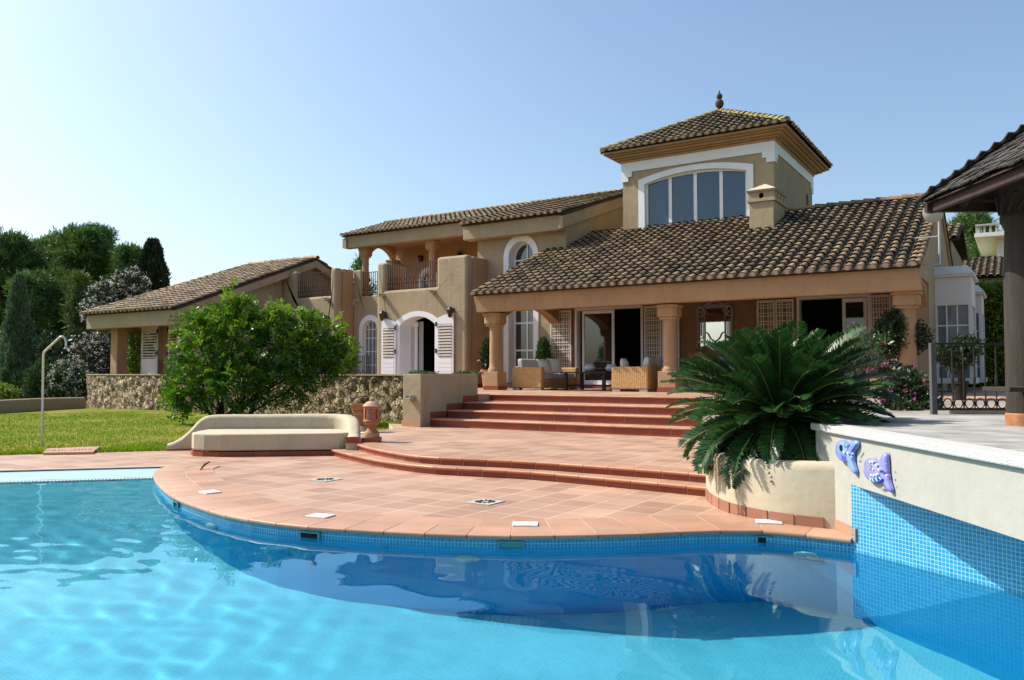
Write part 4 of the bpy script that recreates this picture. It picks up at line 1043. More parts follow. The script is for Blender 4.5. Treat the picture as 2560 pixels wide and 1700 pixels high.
# bay windows on the right-hand gable
for k, (v0, v1, p_, z1_) in enumerate(((27.2, 29.3, .95, 4.52), (31.2, 33.0, 1.05, 4.30))):
    b = MB(); b.box(-2.24, -2.2+p_, v0, v1, 3.55, z1_-.12); b.box(-2.24, -2.2+p_+.09, v0-.09, v1+.09, z1_-.12, z1_-.05)
    b.add([(-2.24,v0-.12,z1_-.05),(-2.1+p_,v0-.12,z1_-.05),(-2.1+p_,v1+.12,z1_-.05),(-2.24,v1+.12,z1_-.05),(-2.24,v0+.1,z1_+.22),(-2.3+p_,v0+.1,z1_+.22),(-2.3+p_,v1-.1,z1_+.22),(-2.24,v1-.1,z1_+.22)], [(0,3,2,1),(4,5,6,7),(0,1,5,4),(1,2,6,5),(2,3,7,6),(3,0,4,7)])
    b.box(-2.24, -2.2+p_+.05, v0-.03, v1+.03, ZT+.25, ZT+.42)
    for (x, y) in ((-2.25+p_, v0+.06), (-2.25+p_, v1-.06)): b.box(x-.055, x+.055, y-.055, y+.055, ZT+.42, 3.55)
    b.box(-2.235, -2.16, v0+.02, v0+.09, ZT+.42, 3.55)
    bay = b.build("bay_window", M_whitewall, villa, bevel=.012)
    g = MB(); g.box(-2.2, -2.31+p_, v0+.075, v0+.085, ZT+.42, 3.55); g.box(-2.255+p_, -2.245+p_, v0+.12, v1-.12, ZT+.42, 3.55); g.build("pane", mat("bay_pane", (.20,.24,.26), .05, .3, 1.2), bay)
    g = MB()
    for z_ in (1.75, 2.35, 2.95): g.box(-2.2, -2.31+p_, v0+.055, v0+.075, z_-.02, z_+.02); g.box(-2.245+p_, -2.228+p_, v0+.12, v1-.12, z_-.02, z_+.02)
    for t_ in (.33, .66): g.box(-2.2+(p_-.1)*t_-.018, -2.2+(p_-.1)*t_+.018, v0+.052, v0+.0745, ZT+.42, 3.55); g.box(-2.2445+p_, -2.224+p_, v0+(v1-v0)*t_-.02, v0+(v1-v0)*t_+.02, ZT+.42, 3.55)
    g.build("frame", M_white, bay)
# ================================================================== WALLS, PLANTERS, BENCH
def sweep(line, half, z0, tops, mb, n=7, mi=0):
    """wall with a rounded top along a plan line; tops = height at each point"""
    A = []; k = len(line)
    for i, p in enumerate(line):
        t = line[min(i+1,k-1)]-line[max(i-1,0)]; t.z = 0; t.normalize(); nn = Vector((-t.y, t.x, 0))
        ring = [Vector((p.x,p.y,z0))+nn*half]
        for q in range(n+1):
            a = math.pi*q/n; rr = min(half, .10) if half > .10 else half
            cx = (half-rr)*(1 if q <= n/2 else -1)
            ring.append(Vector((p.x,p.y,tops[i]-rr+rr*math.sin(a)))+nn*(cx+rr*math.cos(a)))
        ring.append(Vector((p.x,p.y,z0))-nn*half); A.append(ring)
    o = len(mb.v); w_ = len(A[0])
    for r_ in A: mb.v += r_
    for i in range(k-1):
        for j in range(w_-1): mb.f.append((o+i*w_+j, o+i*w_+j+1, o+(i+1)*w_+j+1, o+(i+1)*w_+j)); mb.m.append(mi)
    mb.f.append(tuple(o+j for j in range(w_))); mb.m.append(mi)
    mb.f.append(tuple(o+(k-1)*w_+j for j in range(w_))[::-1]); mb.m.append(mi)
def dense(pts, step):
    """pts of (X, Y, top) in camera-side metres -> plan line and tops"""
    R = resample([Vector((p[0],p[1],p[2])) for p in pts], step)
    return [C(p.x,p.y) for p in R], [p.z for p in R]

# built-in bench
bench = thing("poolside_bench", C(-4.7,15.2,0), "cream masonry bench with scrolled back curving round its seat, at the lawn's edge", "bench")
line, tops = dense([(-6.78,15.82,.13),(-6.66,15.86,.17),(-6.5,15.92,.28),(-6.36,15.97,.43),(-6.24,16.02,.58),(-6.08,16.06,.67),(-5.7,16.1,.69),(-5.0,16.13,.69),(-4.2,16.14,.70),(-3.6,16.1,.70),(-3.28,15.92,.69),(-3.1,15.6,.64),(-3.02,15.3,.52),(-2.97,15.05,.41),(-2.93,14.85,.37),(-2.9,14.65,.36)], .1)
b = MB(); sweep(line, .13, .0, tops, b); b.build("backrest", M_cream, bench, smooth=50)
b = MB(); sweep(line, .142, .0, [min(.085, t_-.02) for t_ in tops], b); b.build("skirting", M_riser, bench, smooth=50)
seat = [(-6.02,15.98),(-6.02,15.35),(-5.98,15.0),(-5.84,14.75),(-5.6,14.62),(-5.3,14.58),(-4.4,14.68),(-3.2,14.85),(-3.05,15.0),(-3.15,15.6),(-3.4,15.98)]
b = MB(); b.prism([flat(C(*p)) for p in seat], .10, .41); b.build("seat", M_cream, bench, bevel=.035, bseg=3)
skp = [C(*p) for p in [(-6.03,15.9),(-6.03,15.35),(-5.995,15.0),(-5.855,14.74),(-5.61,14.605),(-5.3,14.565),(-4.4,14.665),(-3.2,14.835),(-3.04,14.99)]]
b = MB()
for i in range(len(skp)-1):
    n_ = max(1, round((skp[i+1]-skp[i]).length/.33))
    for j in range(n_):
        a, c = skp[i].lerp(skp[i+1], j/n_+.012/n_), skp[i].lerp(skp[i+1], (j+1)/n_-.012/n_); inn = (C(-4.5,15.4)-a).normalized()*.03
        b.extr([[Vector((a.x,a.y,0)), Vector((c.x,c.y,0)), Vector((c.x,c.y,.085)), Vector((a.x,a.y,.085))]], inn)
b.build("skirting", M_riser, bench)
b = MB(); e_ = C(-2.9,14.63); b.obox((e_.x,e_.y,.30), RT, FW, (0,0,1), .12, .012, .055); b.build("end_tile", M_riser, bench)

# stone garden wall
sw = thing("stone_wall", (-24, 18.3, 0), "rough rubble stone retaining wall rising from the lawn under the villa's terrace", "stone wall")
pts = resample([Vector(p) for p in [(-12.75,17.0,0),(-13.6,17.5,0),(-16,17.95,0),(-20,18.12,0),(-24,18.2,0),(-28,18.4,0),(-31.5,18.85,0),(-33.8,19.35,0),(-35.3,19.95,0),(-36.4,20.9,0),(-37.2,22.4,0),(-37.6,24.5,0)]], .07)
b = MB(); k = len(pts); nz_ = 24; o = 0
rows = []
for i, p in enumerate(pts):
    t = pts[min(i+1,k-1)]-pts[max(i-1,0)]; t.normalize(); nn = Vector((t.y,-t.x,0))
    if nn.y > 0 and abs(nn.y) > .3: nn = -nn
    if i > k*.85: nn = Vector((-abs(nn.x), nn.y if nn.y < 0 else -nn.y, 0)) if nn.x > 0 else nn
    row = []
    for j in range(nz_+1):
        z = -.25+1.70*j/nz_; q = p*3.3; d = .07*noise.noise((q.x, q.y, z*3.3))+.05*noise.noise((q.x*2.3, q.y*2.3, z*7.6))
        row.append(Vector((p.x,p.y,z))+nn*(d if j < nz_ else 0))
    row.append(Vector((p.x,p.y,1.45))-nn*.4); row.append(Vector((p.x,p.y,-.2))-nn*.4); rows.append(row)
for row in rows: b.v += row
w_ = nz_+3
for i in range(k-1):
    for j in range(w_-1): b.f.append((i*w_+j, i*w_+j+1, (i+1)*w_+j+1, (i+1)*w_+j)); b.m.append(0)
b.f.append(tuple(range(w_))); b.m.append(0)
b.build("wall", M_stone, sw, smooth=60)
b = MB()
for i in range(k-1):
    p, q = pts[i], pts[i+1]; t = (q-p).normalized(); nn = Vector((-t.y,t.x,0))
    b.extr([[Vector((a.x,a.y,1.451)) for a in (p+nn*.04, q+nn*.04, q-nn*.44, p-nn*.44)]], (0,0,.045))
b.build("coping", M_stucco, sw)
# planter pier beside the steps
pl = thing("pier_planter", (-12.7, 16.5, Z2), "square tan planter pier with pink geraniums on top, beside the terrace steps", "planter")
b = MB(); b.box(-12.76, UL-.001, 15.02, 17.4, -.1, 1.5); b.build("wall", M_stucco, pl, bevel=.015)
b = MB(); b.box(-12.78, UL-.0005, 15.0, 15.019, Z2-.02, Z2+.15); b.build("skirting", M_tread, pl)
b = MB(); q = at_v(1029.5,991,15.02); b.box(q.x-.085,q.x+.085,q.y-.17,q.y+.02,q.z-.07,q.z-.04); b.box(q.x-.085,q.x-.055,q.y-.17,q.y+.02,q.z-.041,q.z+.035); b.box(q.x+.055,q.x+.085,q.y-.17,q.y+.02,q.z-.041,q.z+.035); b.build("spout", M_creamw, pl, bevel=.01)
b = MB(); b.box(-12.68, UL-.1, 15.2, 17.3, 1.501, 1.51); b.build("soil", M_soil, pl)
# low garden wall on the left
gw = [at_z(208,1022,0.0), at_z(120,1026,0), at_z(0,1034,0), at_z(-160,1045,0), at_z(-420,1066,0), at_z(-700,1090,0)]
line = resample(gw, .6)
b = MB(); sweep(line, .14, -.2, [.50+.02*math.sin(i*.3) for i in range(len(line))], b)
tag(b.build("low_garden_wall", M_stucco, smooth=50), "low tan rendered wall curving along the far side of the lawn", "garden wall")

# curved planter of the cycad
cp = thing("cycad_planter", C(2.8,9,0), "curved cream planter with terracotta skirting at the pool's edge, cycad in it", "planter")
line, tops = dense([(3.0,11.3,.62),(2.62,10.4,.62),(2.46,9.8,.62),(2.40,9.25,.61),(2.44,8.72,.61),(2.62,8.3,.62),(2.88,8.0,.64),(3.22,7.76,.66)], .09)
b = MB(); sweep(line, .09, .0, tops, b); b.build("wall", M_cream, cp, smooth=50)
b = MB()
for i in range(0, len(line)-3, 3):
    a, c = line[i].lerp(line[i+3], .015), line[i].lerp(line[i+3], .985); t = (c-a).normalized(); nn = Vector((t.y,-t.x,0))
    if nn.dot(C(2,7)-a) < 0: nn = -nn
    b.extr([[Vector((p.x,p.y,z))+nn*.092 for p, z in ((a,0),(c,0),(c,.115),(a,.115))]], nn*.016)
b.build("skirting", M_skirt, cp)
b = MB(); b.prism([flat(p) for p in line]+[flat(C(3.3,8.2)), flat(C(3.5,10.2)), flat(C(3.3,11.3))], .5, .54); b.build("soil", M_soil, cp)

# deck wall over the pool, with its coping
dw = thing("deck_wall", C(3.2,6,0), "pale cream wall overhanging the pool below the wooden deck, white coping on top", "wall")
b = MB(); b.prism([flat(C(3.10,7.235)), flat(C(3.10,8.2)), flat(C(3.36,8.2)), flat(C(3.36,7.235))], -.02, .93)
b.prism([flat(C(3.10,-1.5)), flat(C(3.10,7.235)), flat(C(3.36,7.235)), flat(C(3.36,-1.5))], .49, .93)
b.build("wall", M_creamw, dw)
b = MB(); b.prism([flat(C(3.36,-1.5)), flat(C(3.36,7.4)), flat(C(7,7.4)), flat(C(7,-1.5))], .48, .5); b.build("underside", M_cream, dw)
b = MB(); b.prism([flat(C(3.06,-1.5)), flat(C(3.06,8.24)), flat(C(3.30,8.24)), flat(C(3.30,-1.5))], .93, 1.0); b.build("coping", M_coping, dw, bevel=.012)
b = MB(); e0, e1 = C(3.098,7.24), C(3.098,7.70); b.extr([[Vector((e0.x,e0.y,0)), Vector((e1.x,e1.y,0)), Vector((e1.x,e1.y,.115)), Vector((e0.x,e0.y,.115))]], -RT*.02); b.build("skirting", M_tread, dw)
# wooden deck
M_deck = brick_mat("deck_boards", (.30,.29,.27), (.38,.365,.34), (.08,.076,.07), 40, .115, .005, rough=.85, rot=(0,0,R_(-YAW-4)), nvar=.35, nscale=3.0, bump=.3)
dk = MB(); dk.prism([flat(C(3.30,-2)), flat(C(3.30,8.24)), flat(C(3.6,9.2)), flat(C(3.4,10.35)), flat(C(14,10.6)), flat(C(14,-2))], .985, .90)
d_ = dk.build("wooden_deck", M_deck, origin=(0,0,0)); d_["kind"] = "structure"
sp_ = MB(); sp_.prism([flat(C(3.0,11.0)), flat(C(5.2,10.36)), flat(C(14,10.6)), (12,20.2), (-6.3,20.2), (-6.3,17.9), flat(C(3.6,15))], .93, -.05); sp_.build("side_path", mat("paving", (.33,.27,.21), .9, .2, 2), origin=(0,0,0))["kind"] = "structure"
cb = MB(); cb.prism([flat(C(5.62,10.34)), flat(C(5.75,10.5)), flat(C(8,10.6)), flat(C(8,10.2))], .98, 1.075); tag(cb.build("curb_slab", M_cream, bevel=.03), "low cream curb slab lying behind the gate's foot", "curb")

# ================================================================== GARDEN THINGS
# shower
sh = thing("garden_shower", at_z(104,1118,0), "slim steel outdoor shower pole with bent arm on the lawn", "shower")
p0 = Vector(WO[sh]); p1 = at_Y(109,881,p0.dot(FW)); p2 = at_Y(150,843,p0.dot(FW)-.1); 
b = MB(); b.tube([p0-Vector((0,0,.1)), p0+Vector((0,0,.9)), p1-Vector((0,0,.04)), p1+(p2-p1)*.06+Vector((0,0,.0)), p2], .024, 10); b.build("pole", M_steel, sh, smooth=60)
q = [p2, p2+RT*.05+Vector((0,0,.015)), p2+RT*.10-Vector((0,0,.02)), p2+RT*.125-Vector((0,0,.09)), p2+RT*.13-Vector((0,0,.18))]
b = MB(); b.tube(q, .022, 10); b.build("arm", M_steel, sh, smooth=60)
b = MB(); b.lathe([(.02,.0),(.022,-.02),(.05,-.05),(.05,-.06)], q[-1], 14); b.build("shower_head", M_galv, sh)
b = MB(); k = p0+Vector((0,0,.42)); b.tube([k, k+RT*.07], .018, 8); b.tube([k+RT*.07-Vector((0,0,.02)), k+RT*.07+Vector((0,0,.03))], .022, 8); b.build("tap", M_galv, sh)
tray = MB(); tray.prism([flat(at_z(*p, .05)) for p in ((107,1131),(118,1121),(252,1115),(233,1129))], .0, .05); tag(tray.build("shower_tray", M_tread, bevel=.012), "flat terracotta shower base slab on the grass edge", "shower base")

# terracotta lantern
def slotted(mb, r, z0, z1, n=8, frac=.42):
    for i in range(n):
        a0 = 2*math.pi*i/n; a1 = a0+2*math.pi/n*(1-frac); k = 4; P = []
        for ri in (r, r-.025):
            for j in range(k+1):
                a = a0+(a1-a0)*j/k
                P.append((ri*math.cos(a), ri*math.sin(a)))
        poly = P[:k+1]+P[k+1:][::-1]; yield poly
lc = at_z(929,1104,Z2)
ln = thing("terracotta_lantern", lc, "terracotta garden lantern with slotted drum, domed lid and white candle", "lantern")
b = MB(); b.obox(lc+Vector((0,0,.04)), RT, FW, (0,0,1), .165, .165, .04); b.build("tile_base", M_riser, ln)
b = MB(); b.lathe([(.148,.08),(.15,.09),(.145,.16)], lc, 28); b.build("drum", M_terrap, ln, smooth=40)
b = MB(); b.lathe([(.145,.16),(.14,.175),(.10,.21),(.075,.25),(.07,.275),(.085,.295),(.125,.315),(.135,.33),(.138,.365),(.158,.375),(.158,.40),(.148,.41)], lc, 28); b.build("pedestal", M_terra, ln, smooth=40)
b = MB()
for poly in slotted(b, .148, 0, 0): b.prism([(lc.x+x, lc.y+y) for x, y in poly], lc.z+.409, lc.z+.64)
for z0, z1 in ((.40,.43),(.615,.655)): 
    ring = [(lc.x+.15*math.cos(t_*.2618), lc.y+.15*math.sin(t_*.2618)) for t_ in range(24)]; inn = [(lc.x+.122*math.cos(t_*.2618), lc.y+.122*math.sin(t_*.2618)) for t_ in range(24)]
    b.extr([[Vector((x,y,lc.z+z1)) for x, y in ring],[Vector((x,y,lc.z+z1)) for x, y in inn]], (0,0,z0-z1))
b.build("slotted_body", M_terra, ln, smooth=35)
b = MB(); b.lathe([(.17,.655),(.172,.67),(.15,.69),(.12,.725),(.08,.75),(.045,.76),(.03,.765),(.045,.785),(.042,.81),(.02,.825),(.004,.83)], lc, 28); b.build("lid", M_terrap, ln, smooth=40)
b = MB(); b.lathe([(.028,.41),(.028,.60),(.006,.605)], lc+RT*-.02, 14); b.build("candle", M_ceramic, ln)
uc = at_z(901,1079,Z2)
ur = thing("urn_planter", uc, "fluted terracotta urn planter with wide bowl behind the garden lantern", "urn")
b = MB(); b.lathe([(.21,0),(.215,.04),(.19,.06),(.18,.09),(.14,.12),(.12,.13)], uc, 28); b.build("foot", M_terrap, ur, smooth=40)
b = MB(); prof = [(.115,.125),(.105,.20),(.105,.36),(.15,.41),(.18,.43),(.185,.45),(.16,.455)]; b.lathe(prof, uc, 28)
for i in range(14): a = i*math.pi/7; b.tube([uc+Vector((.106*math.cos(a),.106*math.sin(a),.16)), uc+Vector((.106*math.cos(a),.106*math.sin(a),.36))], .011, 5)
b.build("stem", M_terra, ur, smooth=40)
b = MB(); b.lathe([(.16,.455),(.19,.47),(.215,.53),(.235,.58),(.245,.585),(.245,.60),(.215,.595),(.19,.54)], uc, 28); b.build("bowl", M_terra, ur, smooth=40)
sl = MB(); sl.obox(uc+Vector((0.02,0,.004))-FW*.25, RT, FW, (0,0,1), .35, .35, .008); tag(sl.build("stone_slab", M_coping), "small pale stone slab lying in front of the urn", "slab")

# pool fittings ------------------------------------------------------
def on_cop(px):
    best = min(range(len(cop)-1), key=lambda i: abs((lambda v: 1280+F_PX*(v.dot(RT))/(v.dot(FW)))(cop[i])-px)); p = cop[best]
    t = (cop[best+1]-cop[max(best-1,0)]).normalized(); return p, t, Vector((t.y,-t.x,0))
sk_l = ["open skimmer mouth under the coping, nearest the bench", "skimmer mouth with closed flap under the middle of the coping", "dark open skimmer mouth under the coping in front of the cycad planter", "skimmer mouth in shadow where the coping curves back to the beach"]
for px, lab in zip((755,1313,1928,450), sk_l):
    p, t, n_ = on_cop(px); c = Vector((p.x,p.y,-.085))+n_*.004
    s_ = thing("pool_skimmer", c, lab, "skimmer", "skimmer mouths in the pool wall")
    f = MB(); ax, az = t, Vector((0,0,1))
    P = lambda a, z: c+ax*a+az*z
    f.extr([[P(-.12,-.045),P(.12,-.045),P(.12,.045),P(-.12,.045)],[P(-.10,-.03),P(.10,-.03),P(.10,.03),P(-.10,.03)]], n_*.02); f.build("frame", M_teal, s_)
    f = MB(); f.extr([[P(-.10,-.03),P(.10,-.03),P(.10,.03),P(-.10,.03)]], n_*.004); f.build("flap" if px == 1313 else "opening", M_teal if px == 1313 else M_dark, s_)
def under(px, py):
    """point under water seen at this pixel on the pool's wall: below the coping at that column"""
    p, t, n_ = on_cop(px); return p, t, n_
for px, z, lab in ((524,-.42,"round white pool light where the wall curves, on the left"), (1182,-.55,"round white pool light in the middle of the wall, brightly lit rim"), (2050,-.48,"round pool light with grey lens in front of the cycad planter")):
    p, t, n_ = on_cop(px); c = Vector((p.x,p.y,z))
    pl_ = thing("pool_light", c, lab, "pool light", "underwater lights in the pool wall")
    def disc(r0, r1, d0, d1, name, m_):
        b = MB(); o = 0
        for d, rr in ((d0,r0),(d1,r1)):
            for k in range(24): a = k*math.pi/12; b.v.append(c+t*math.cos(a)*rr+Vector((0,0,1))*math.sin(a)*rr+n_*d)
        for k in range(24): b.f.append((k,(k+1)%24,24+(k+1)%24,24+k)); b.m.append(0)
        b.f.append(tuple(range(24,48))); b.m.append(0)
        o_ = b.build(name, m_, pl_, smooth=30); o_.cycles.is_caustics_receiver = True
    disc(.13,.115,0,.03,"rim",M_ceramic); disc(.09,.06,.03,.05,"lens",M_galv if px == 2050 else M_ceramic)
p, t, n_ = on_cop(1007); c = Vector((p.x,p.y,-.30)); b = MB(); b.obox(c, t, n_, (0,0,1), .035, .02, .025); o = b.build("inlet_nozzle", M_teal, bevel=.01); tag(o, "small teal inlet nozzle in the pool wall", "nozzle"); o.cycles.is_caustics_receiver = True
# lids on the deck
lid_l = ["white square lid on the coping nearest the beach corner", "white square lid on the coping behind the bench-side skimmer", "white square lid on the middle of the coping, slightly raised", "white square lid on the coping beside the cycad planter"]
for (px, py), lab in zip(((525,1231),(801,1291),(1313,1312),(1922,1306)), lid_l):
    c = at_z(px, py, .014); p, t, n_ = on_cop(px)
    l_ = thing("skimmer_lid", c, lab, "lid", "white skimmer lids on the coping")
    b = MB(); b.obox(c+Vector((0,0,.006)), t, n_, (0,0,1), .125, .10, .008); b.build("plate", M_lid, l_, bevel=.004)
    b = MB(); b.lathe([(.095,.0),(.095,.0155),(.09,.017)], c+Vector((0,0,.0)), 24); b.build("cover", M_lid, l_, smooth=30)
M_lid2 = mat("drain_steel", (.52,.50,.47), .5, .1, 8)
for (px, py), lab in zip(((813,1199),(1213,1255)), ("round slotted steel floor drain in the deck below the bench", "round slotted steel floor drain in the deck in front of the curved steps")):
    c = at_z(px, py, .004); d_ = thing("floor_drain", c, lab, "drain", "round drains in the deck")
    b = MB(); b.obox(c+Vector((0,0,.002)), (1,0,0), (0,1,0), (0,0,1), .17, .17, .004); b.build("plate", M_lid2, d_)
    b = MB()
    for k in range(12): a = k*math.pi/6; q = c+Vector((math.cos(a)*.085, math.sin(a)*.085, .0075)); b.obox(q, (math.cos(a),math.sin(a),0), (-math.sin(a),math.cos(a),0), (0,0,1), .04, .012, .0025)
    b.build("slot", M_dark, d_)
M_pod = mat("dry_pod_skin", (.16,.075,.035), .7, .3, 20)
# fallen leaf
c = at_z(510,1175,.004); b = MB(); P = [c+RT*(-.02)+FW*-.10+Vector((0,0,.01)), c+RT*-.03+FW*.0+Vector((0,0,.04)), c+RT*-.01+FW*.06+Vector((0,0,.08)), c+RT*.05+FW*.10+Vector((0,0,.12))]
b.tube(P, [.008,.016,.018,.012], 6); tag(b.build("dry_pod", M_pod, smooth=60), "curled brown dry seed pod lying on the terracotta deck", "seed pod")

# fish plaques on the deck wall ------------------------------------------
def plaque(name, label, body_px, tails_px, dots_px, eye_px, marks, col, extra=None):
    XW = 3.09; XF = 3.038
    o3 = [at_X(2040+x/7.84, 1060+y/7.84, XW) for x, y in body_px]
    cen = sum(o3, Vector())/len(o3)
    t_ = thing(name, Vector((cen.x,cen.y,min(p.z for p in o3))), label, "wall ornament", "ceramic fish on the deck wall")
    m_b = mat(name+"_glaze", col, .25, .10, 14, spec=.5)
    def puff(px, h, part, m_, base=0.0):
        pts = resample([at_X(2040+x/7.84, 1060+y/7.84, XW) for x, y in px+[px[0]]], .02)[:-1]
        c_ = sum(pts, Vector())/len(pts); b = MB(); n = len(pts)
        for sc_, d in ((1,base),(1,base+h*.45),(.88,base+h*.8),(.6,base+h)):
            b.v += [c_+(p-c_)*sc_-RT*d for p in pts]
        for r_ in range(3):
            for k in range(n): b.f.append((r_*n+k, r_*n+(k+1)%n, (r_+1)*n+(k+1)%n, (r_+1)*n+k)); b.m.append(0)
        b.f.append(tuple(range(3*n,4*n))); b.m.append(0)
        return b.build(part, m_, t_, smooth=60)
    bo = puff(body_px, .05, "body", m_b)
    for tp in tails_px: puff(tp, .042, "tail_fin", m_b)
    def blob(x, y, rx, rz_, part, m_, d):
        c_ = at_X(2040+x/7.84, 1060+y/7.84, XF); b = MB()
        b.v = [c_+FW*math.cos(k*.5236)*rx+Vector((0,0,1))*math.sin(k*.5236)*rz_-RT*dd for dd in (-.022, d) for k in range(12)]
        for k in range(12): b.f.append((k,(k+1)%12,12+(k+1)%12,12+k)); b.m.append(0)
        b.f.append(tuple(range(12,24))); b.m.append(0); return b.build(part, m_, t_)
    for x, y in dots_px: blob(x, y, .016, .010, "dot", M_ceramic, .005)
    blob(*eye_px, .032, .029, "eye", M_galv if extra else M_blackw, .004)
    for pts, w_, m_ in marks:
        b = MB(); b.tube([at_X(2040+x/7.84, 1060+y/7.84, XF)-RT*.0 for x, y in pts], w_*.8, 5); b.build("stripe", m_, t_)
M_aqua = mat("aqua_glaze", (.35,.72,.66), .3, .05, 8); M_dblue = mat("blue_glaze", (.06,.09,.48), .3, .1, 8); M_rose = mat("rose_glaze", (.60,.36,.36), .3, .1, 8)
plaque("fish_plaque", "pale blue striped ceramic fish, the one nearer the cycad", [(440,470),(460,380),(520,315),(590,330),(650,400),(690,450),(700,560),(660,680),(610,740),(540,720),(480,640),(448,560)],
       [[(650,440),(720,350),(800,318),(855,345),(860,410),(830,480),(780,540),(765,640),(700,620),(660,560)],[(650,560),(765,600),(775,720),(800,830),(830,930),(815,990),(760,930),(690,820),(650,700)]],
       [(553,548),(620,575)], (490,468), [([(545,440),(560,380),(590,350)],.008,M_aqua),([(590,470),(610,420),(640,390)],.008,M_aqua),([(500,600),(520,680),(560,730)],.007,M_dblue),([(540,640),(570,700),(600,740)],.007,M_dblue),([(725,520),(745,470),(785,410)],.009,M_dblue),([(690,600),(712,570),(735,590)],.007,M_ceramic)], (.24,.36,.80))
plaque("fish_plaque", "violet ceramic fish with white dots and long crescent tail", [(1000,950),(1005,820),(1020,720),(1070,670),(1140,660),(1210,700),(1270,770),(1330,840),(1345,960),(1330,1080),(1270,1130),(1190,1150),(1110,1110),(1040,1040)],
       [[(1300,880),(1310,760),(1345,620),(1395,555),(1435,600),(1445,720),(1450,850),(1455,980),(1390,1010),(1320,960)],[(1320,950),(1455,970),(1475,1080),(1505,1190),(1535,1290),(1525,1350),(1460,1280),(1400,1180),(1345,1070)]],
       [(1062,742),(1110,740),(1180,803),(1118,885),(1235,893),(1085,1000),(1135,1010),(1190,990)], (1055,828), [([(1050,1050),(1080,1110)],.007,M_aqua),([(1100,1060),(1130,1130)],.007,M_aqua),([(1170,1050),(1200,1120)],.007,M_aqua),([(1240,1040),(1270,1090)],.007,M_aqua),([(1150,1140),(1230,1130),(1310,1085)],.012,M_dblue),([(1372,782),(1392,778)],.008,M_rose),([(1370,932),(1396,928)],.009,M_rose),([(1398,1074),(1418,1068)],.008,M_rose),([(1270,935),(1310,925)],.008,M_woodr)], (.30,.30,.82), extra=True)

# gate railing ---------------------------------------------------------
gt = thing("iron_gate", C(5.4,10.2,.985), "dark iron garden gate with slim bars and a row of circles, beyond the deck", "gate")
GY = 10.22; gX = lambda px: (px-1280)/F_PX*GY
zb_, zt_ = 1.01, 1.885
b = MB(); x0, x1 = gX(2325), gX(2338); b.prism([flat(C(x0,GY-.03)), flat(C(x1,GY-.03)), flat(C(x1,GY+.03)), flat(C(x0,GY+.03))], .98, zt_+.01); b.build("post", M_gpost, gt)
b = MB()
for z in (zt_, zb_+.04): b.obox(C((x1+8.4)/2,GY,z), RT, FW, (0,0,1), (8.4-x1)/2, .012, .014)
b.build("rail", M_iron, gt)
for k in range(11):
    x = gX(2353+27.2*k); b = MB(); b.tube([C(x,GY,zb_+.04), C(x,GY,zt_)], .010, 6)
    if k % 2: b.lathe([(.010,-.07),(.017,-.03),(.017,.03),(.010,.07)], C(x,GY,1.42), 8)
    b.build("bar", M_iron, gt)
    b = MB(); cx = x-.07; b.tube([C(cx+.055*math.cos(a),GY,zb_+.115+.062*math.sin(a)) for a in [j*.5236 for j in range(12)]], .008, 5, closed=True); b.build("circle", M_iron, gt)

# gazebo ----------------------------------------------------------------
gz = thing("gazebo", C(5.2,8.0,.985), "dark wooden gazebo on the deck with shingled roof, thick post and bench", "gazebo")
ex0, ex1, ey1, ey0, ze = 4.31, 10.3, 8.35, 2.36, 3.30
gc = ((ex0+ex1)/2, (ey0+ey1)/2); gz1 = ze+.8*(ex1-ex0)/2
rnd = random.Random(9)
def shingle_face(A, B, top):
    """rows of shingles on the triangle A-B-top"""
    A, B, top = Vector(A), Vector(B), Vector(top); mid = (A+B)/2; up_ = top-mid; n = up_.cross(B-A).normalized()
    if n.z < 0: n = -n
    b = MB(); ul = up_.length; rows_ = int(ul/.105); e_ = (B-A).normalized()
    for k in range(rows_):
        t_ = k/rows_; w_ = (B-A).length*(1-t_); s_ = mid-e_*w_/2+up_*t_; x = -rnd.random()*.08
        while x < w_:
            ww = rnd.uniform(.08,.17); xa, xb = max(0,x), min(w_,x+ww-.006)
            if xb-xa > .02:
                ln_ = rnd.uniform(.20,.26); dn = rnd.uniform(-.03,.02); u_ = up_.normalized(); l0, l1 = .018+rnd.uniform(0,.018), .002
                p = [s_+e_*xa+u_*dn+n*l0, s_+e_*xb+u_*dn+n*l0, s_+e_*xb+u_*ln_+n*l1, s_+e_*xa+u_*ln_+n*l1]
                b.extr([p], -n*.016)
            x += ww
    return b
cA, cB, cC, cD = C(ex0,ey0,ze), C(ex0,ey1,ze), C(ex1,ey1,ze), C(ex1,ey0,ze); tp = C(gc[0],gc[1],gz1)
for P, Q in ((cA,cB),(cB,cC)):
    shingle_face(P, Q, tp).build("roof", M_shingle, gz)
b = MB(); b.add([cA,cB,cC,cD,tp], [(0,1,4),(1,2,4),(2,3,4),(3,0,4)]); 
b.v = [p-Vector((0,0,.03)) for p in b.v]; b.build("roof_boards", M_woodr, gz)
b = MB()
hp = cB-Vector((0,0,.02)); hd = (tp-cB).normalized(); L_ = (tp-cB).length; k = 0.0
while k < L_:
    p = cB+hd*k; sd_ = hd.cross(Vector((0,0,1))).normalized(); un = sd_.cross(hd)
    b.obox(p+hd*.15+un*.03, hd, sd_, un+hd*.12, .16, .085, .012); k += .16
b.build("hip_shingle", M_shingle, gz)
b = MB()
for P, Q in ((cA,cB),(cB,cC)):
    d_ = (Q-P).normalized(); inn = (tp-P); inn.z = 0; nrm_ = Vector((-d_.y,d_.x,0)); nrm_ = nrm_ if nrm_.dot(inn) > 0 else -nrm_
    b.extr([[P+nrm_*.05-Vector((0,0,.02)), Q+nrm_*.05-Vector((0,0,.02)), Q+nrm_*.05-Vector((0,0,.115)), P+nrm_*.05-Vector((0,0,.115))]], nrm_*.06)
b.build("fascia", M_woodr, gz)
b = MB()
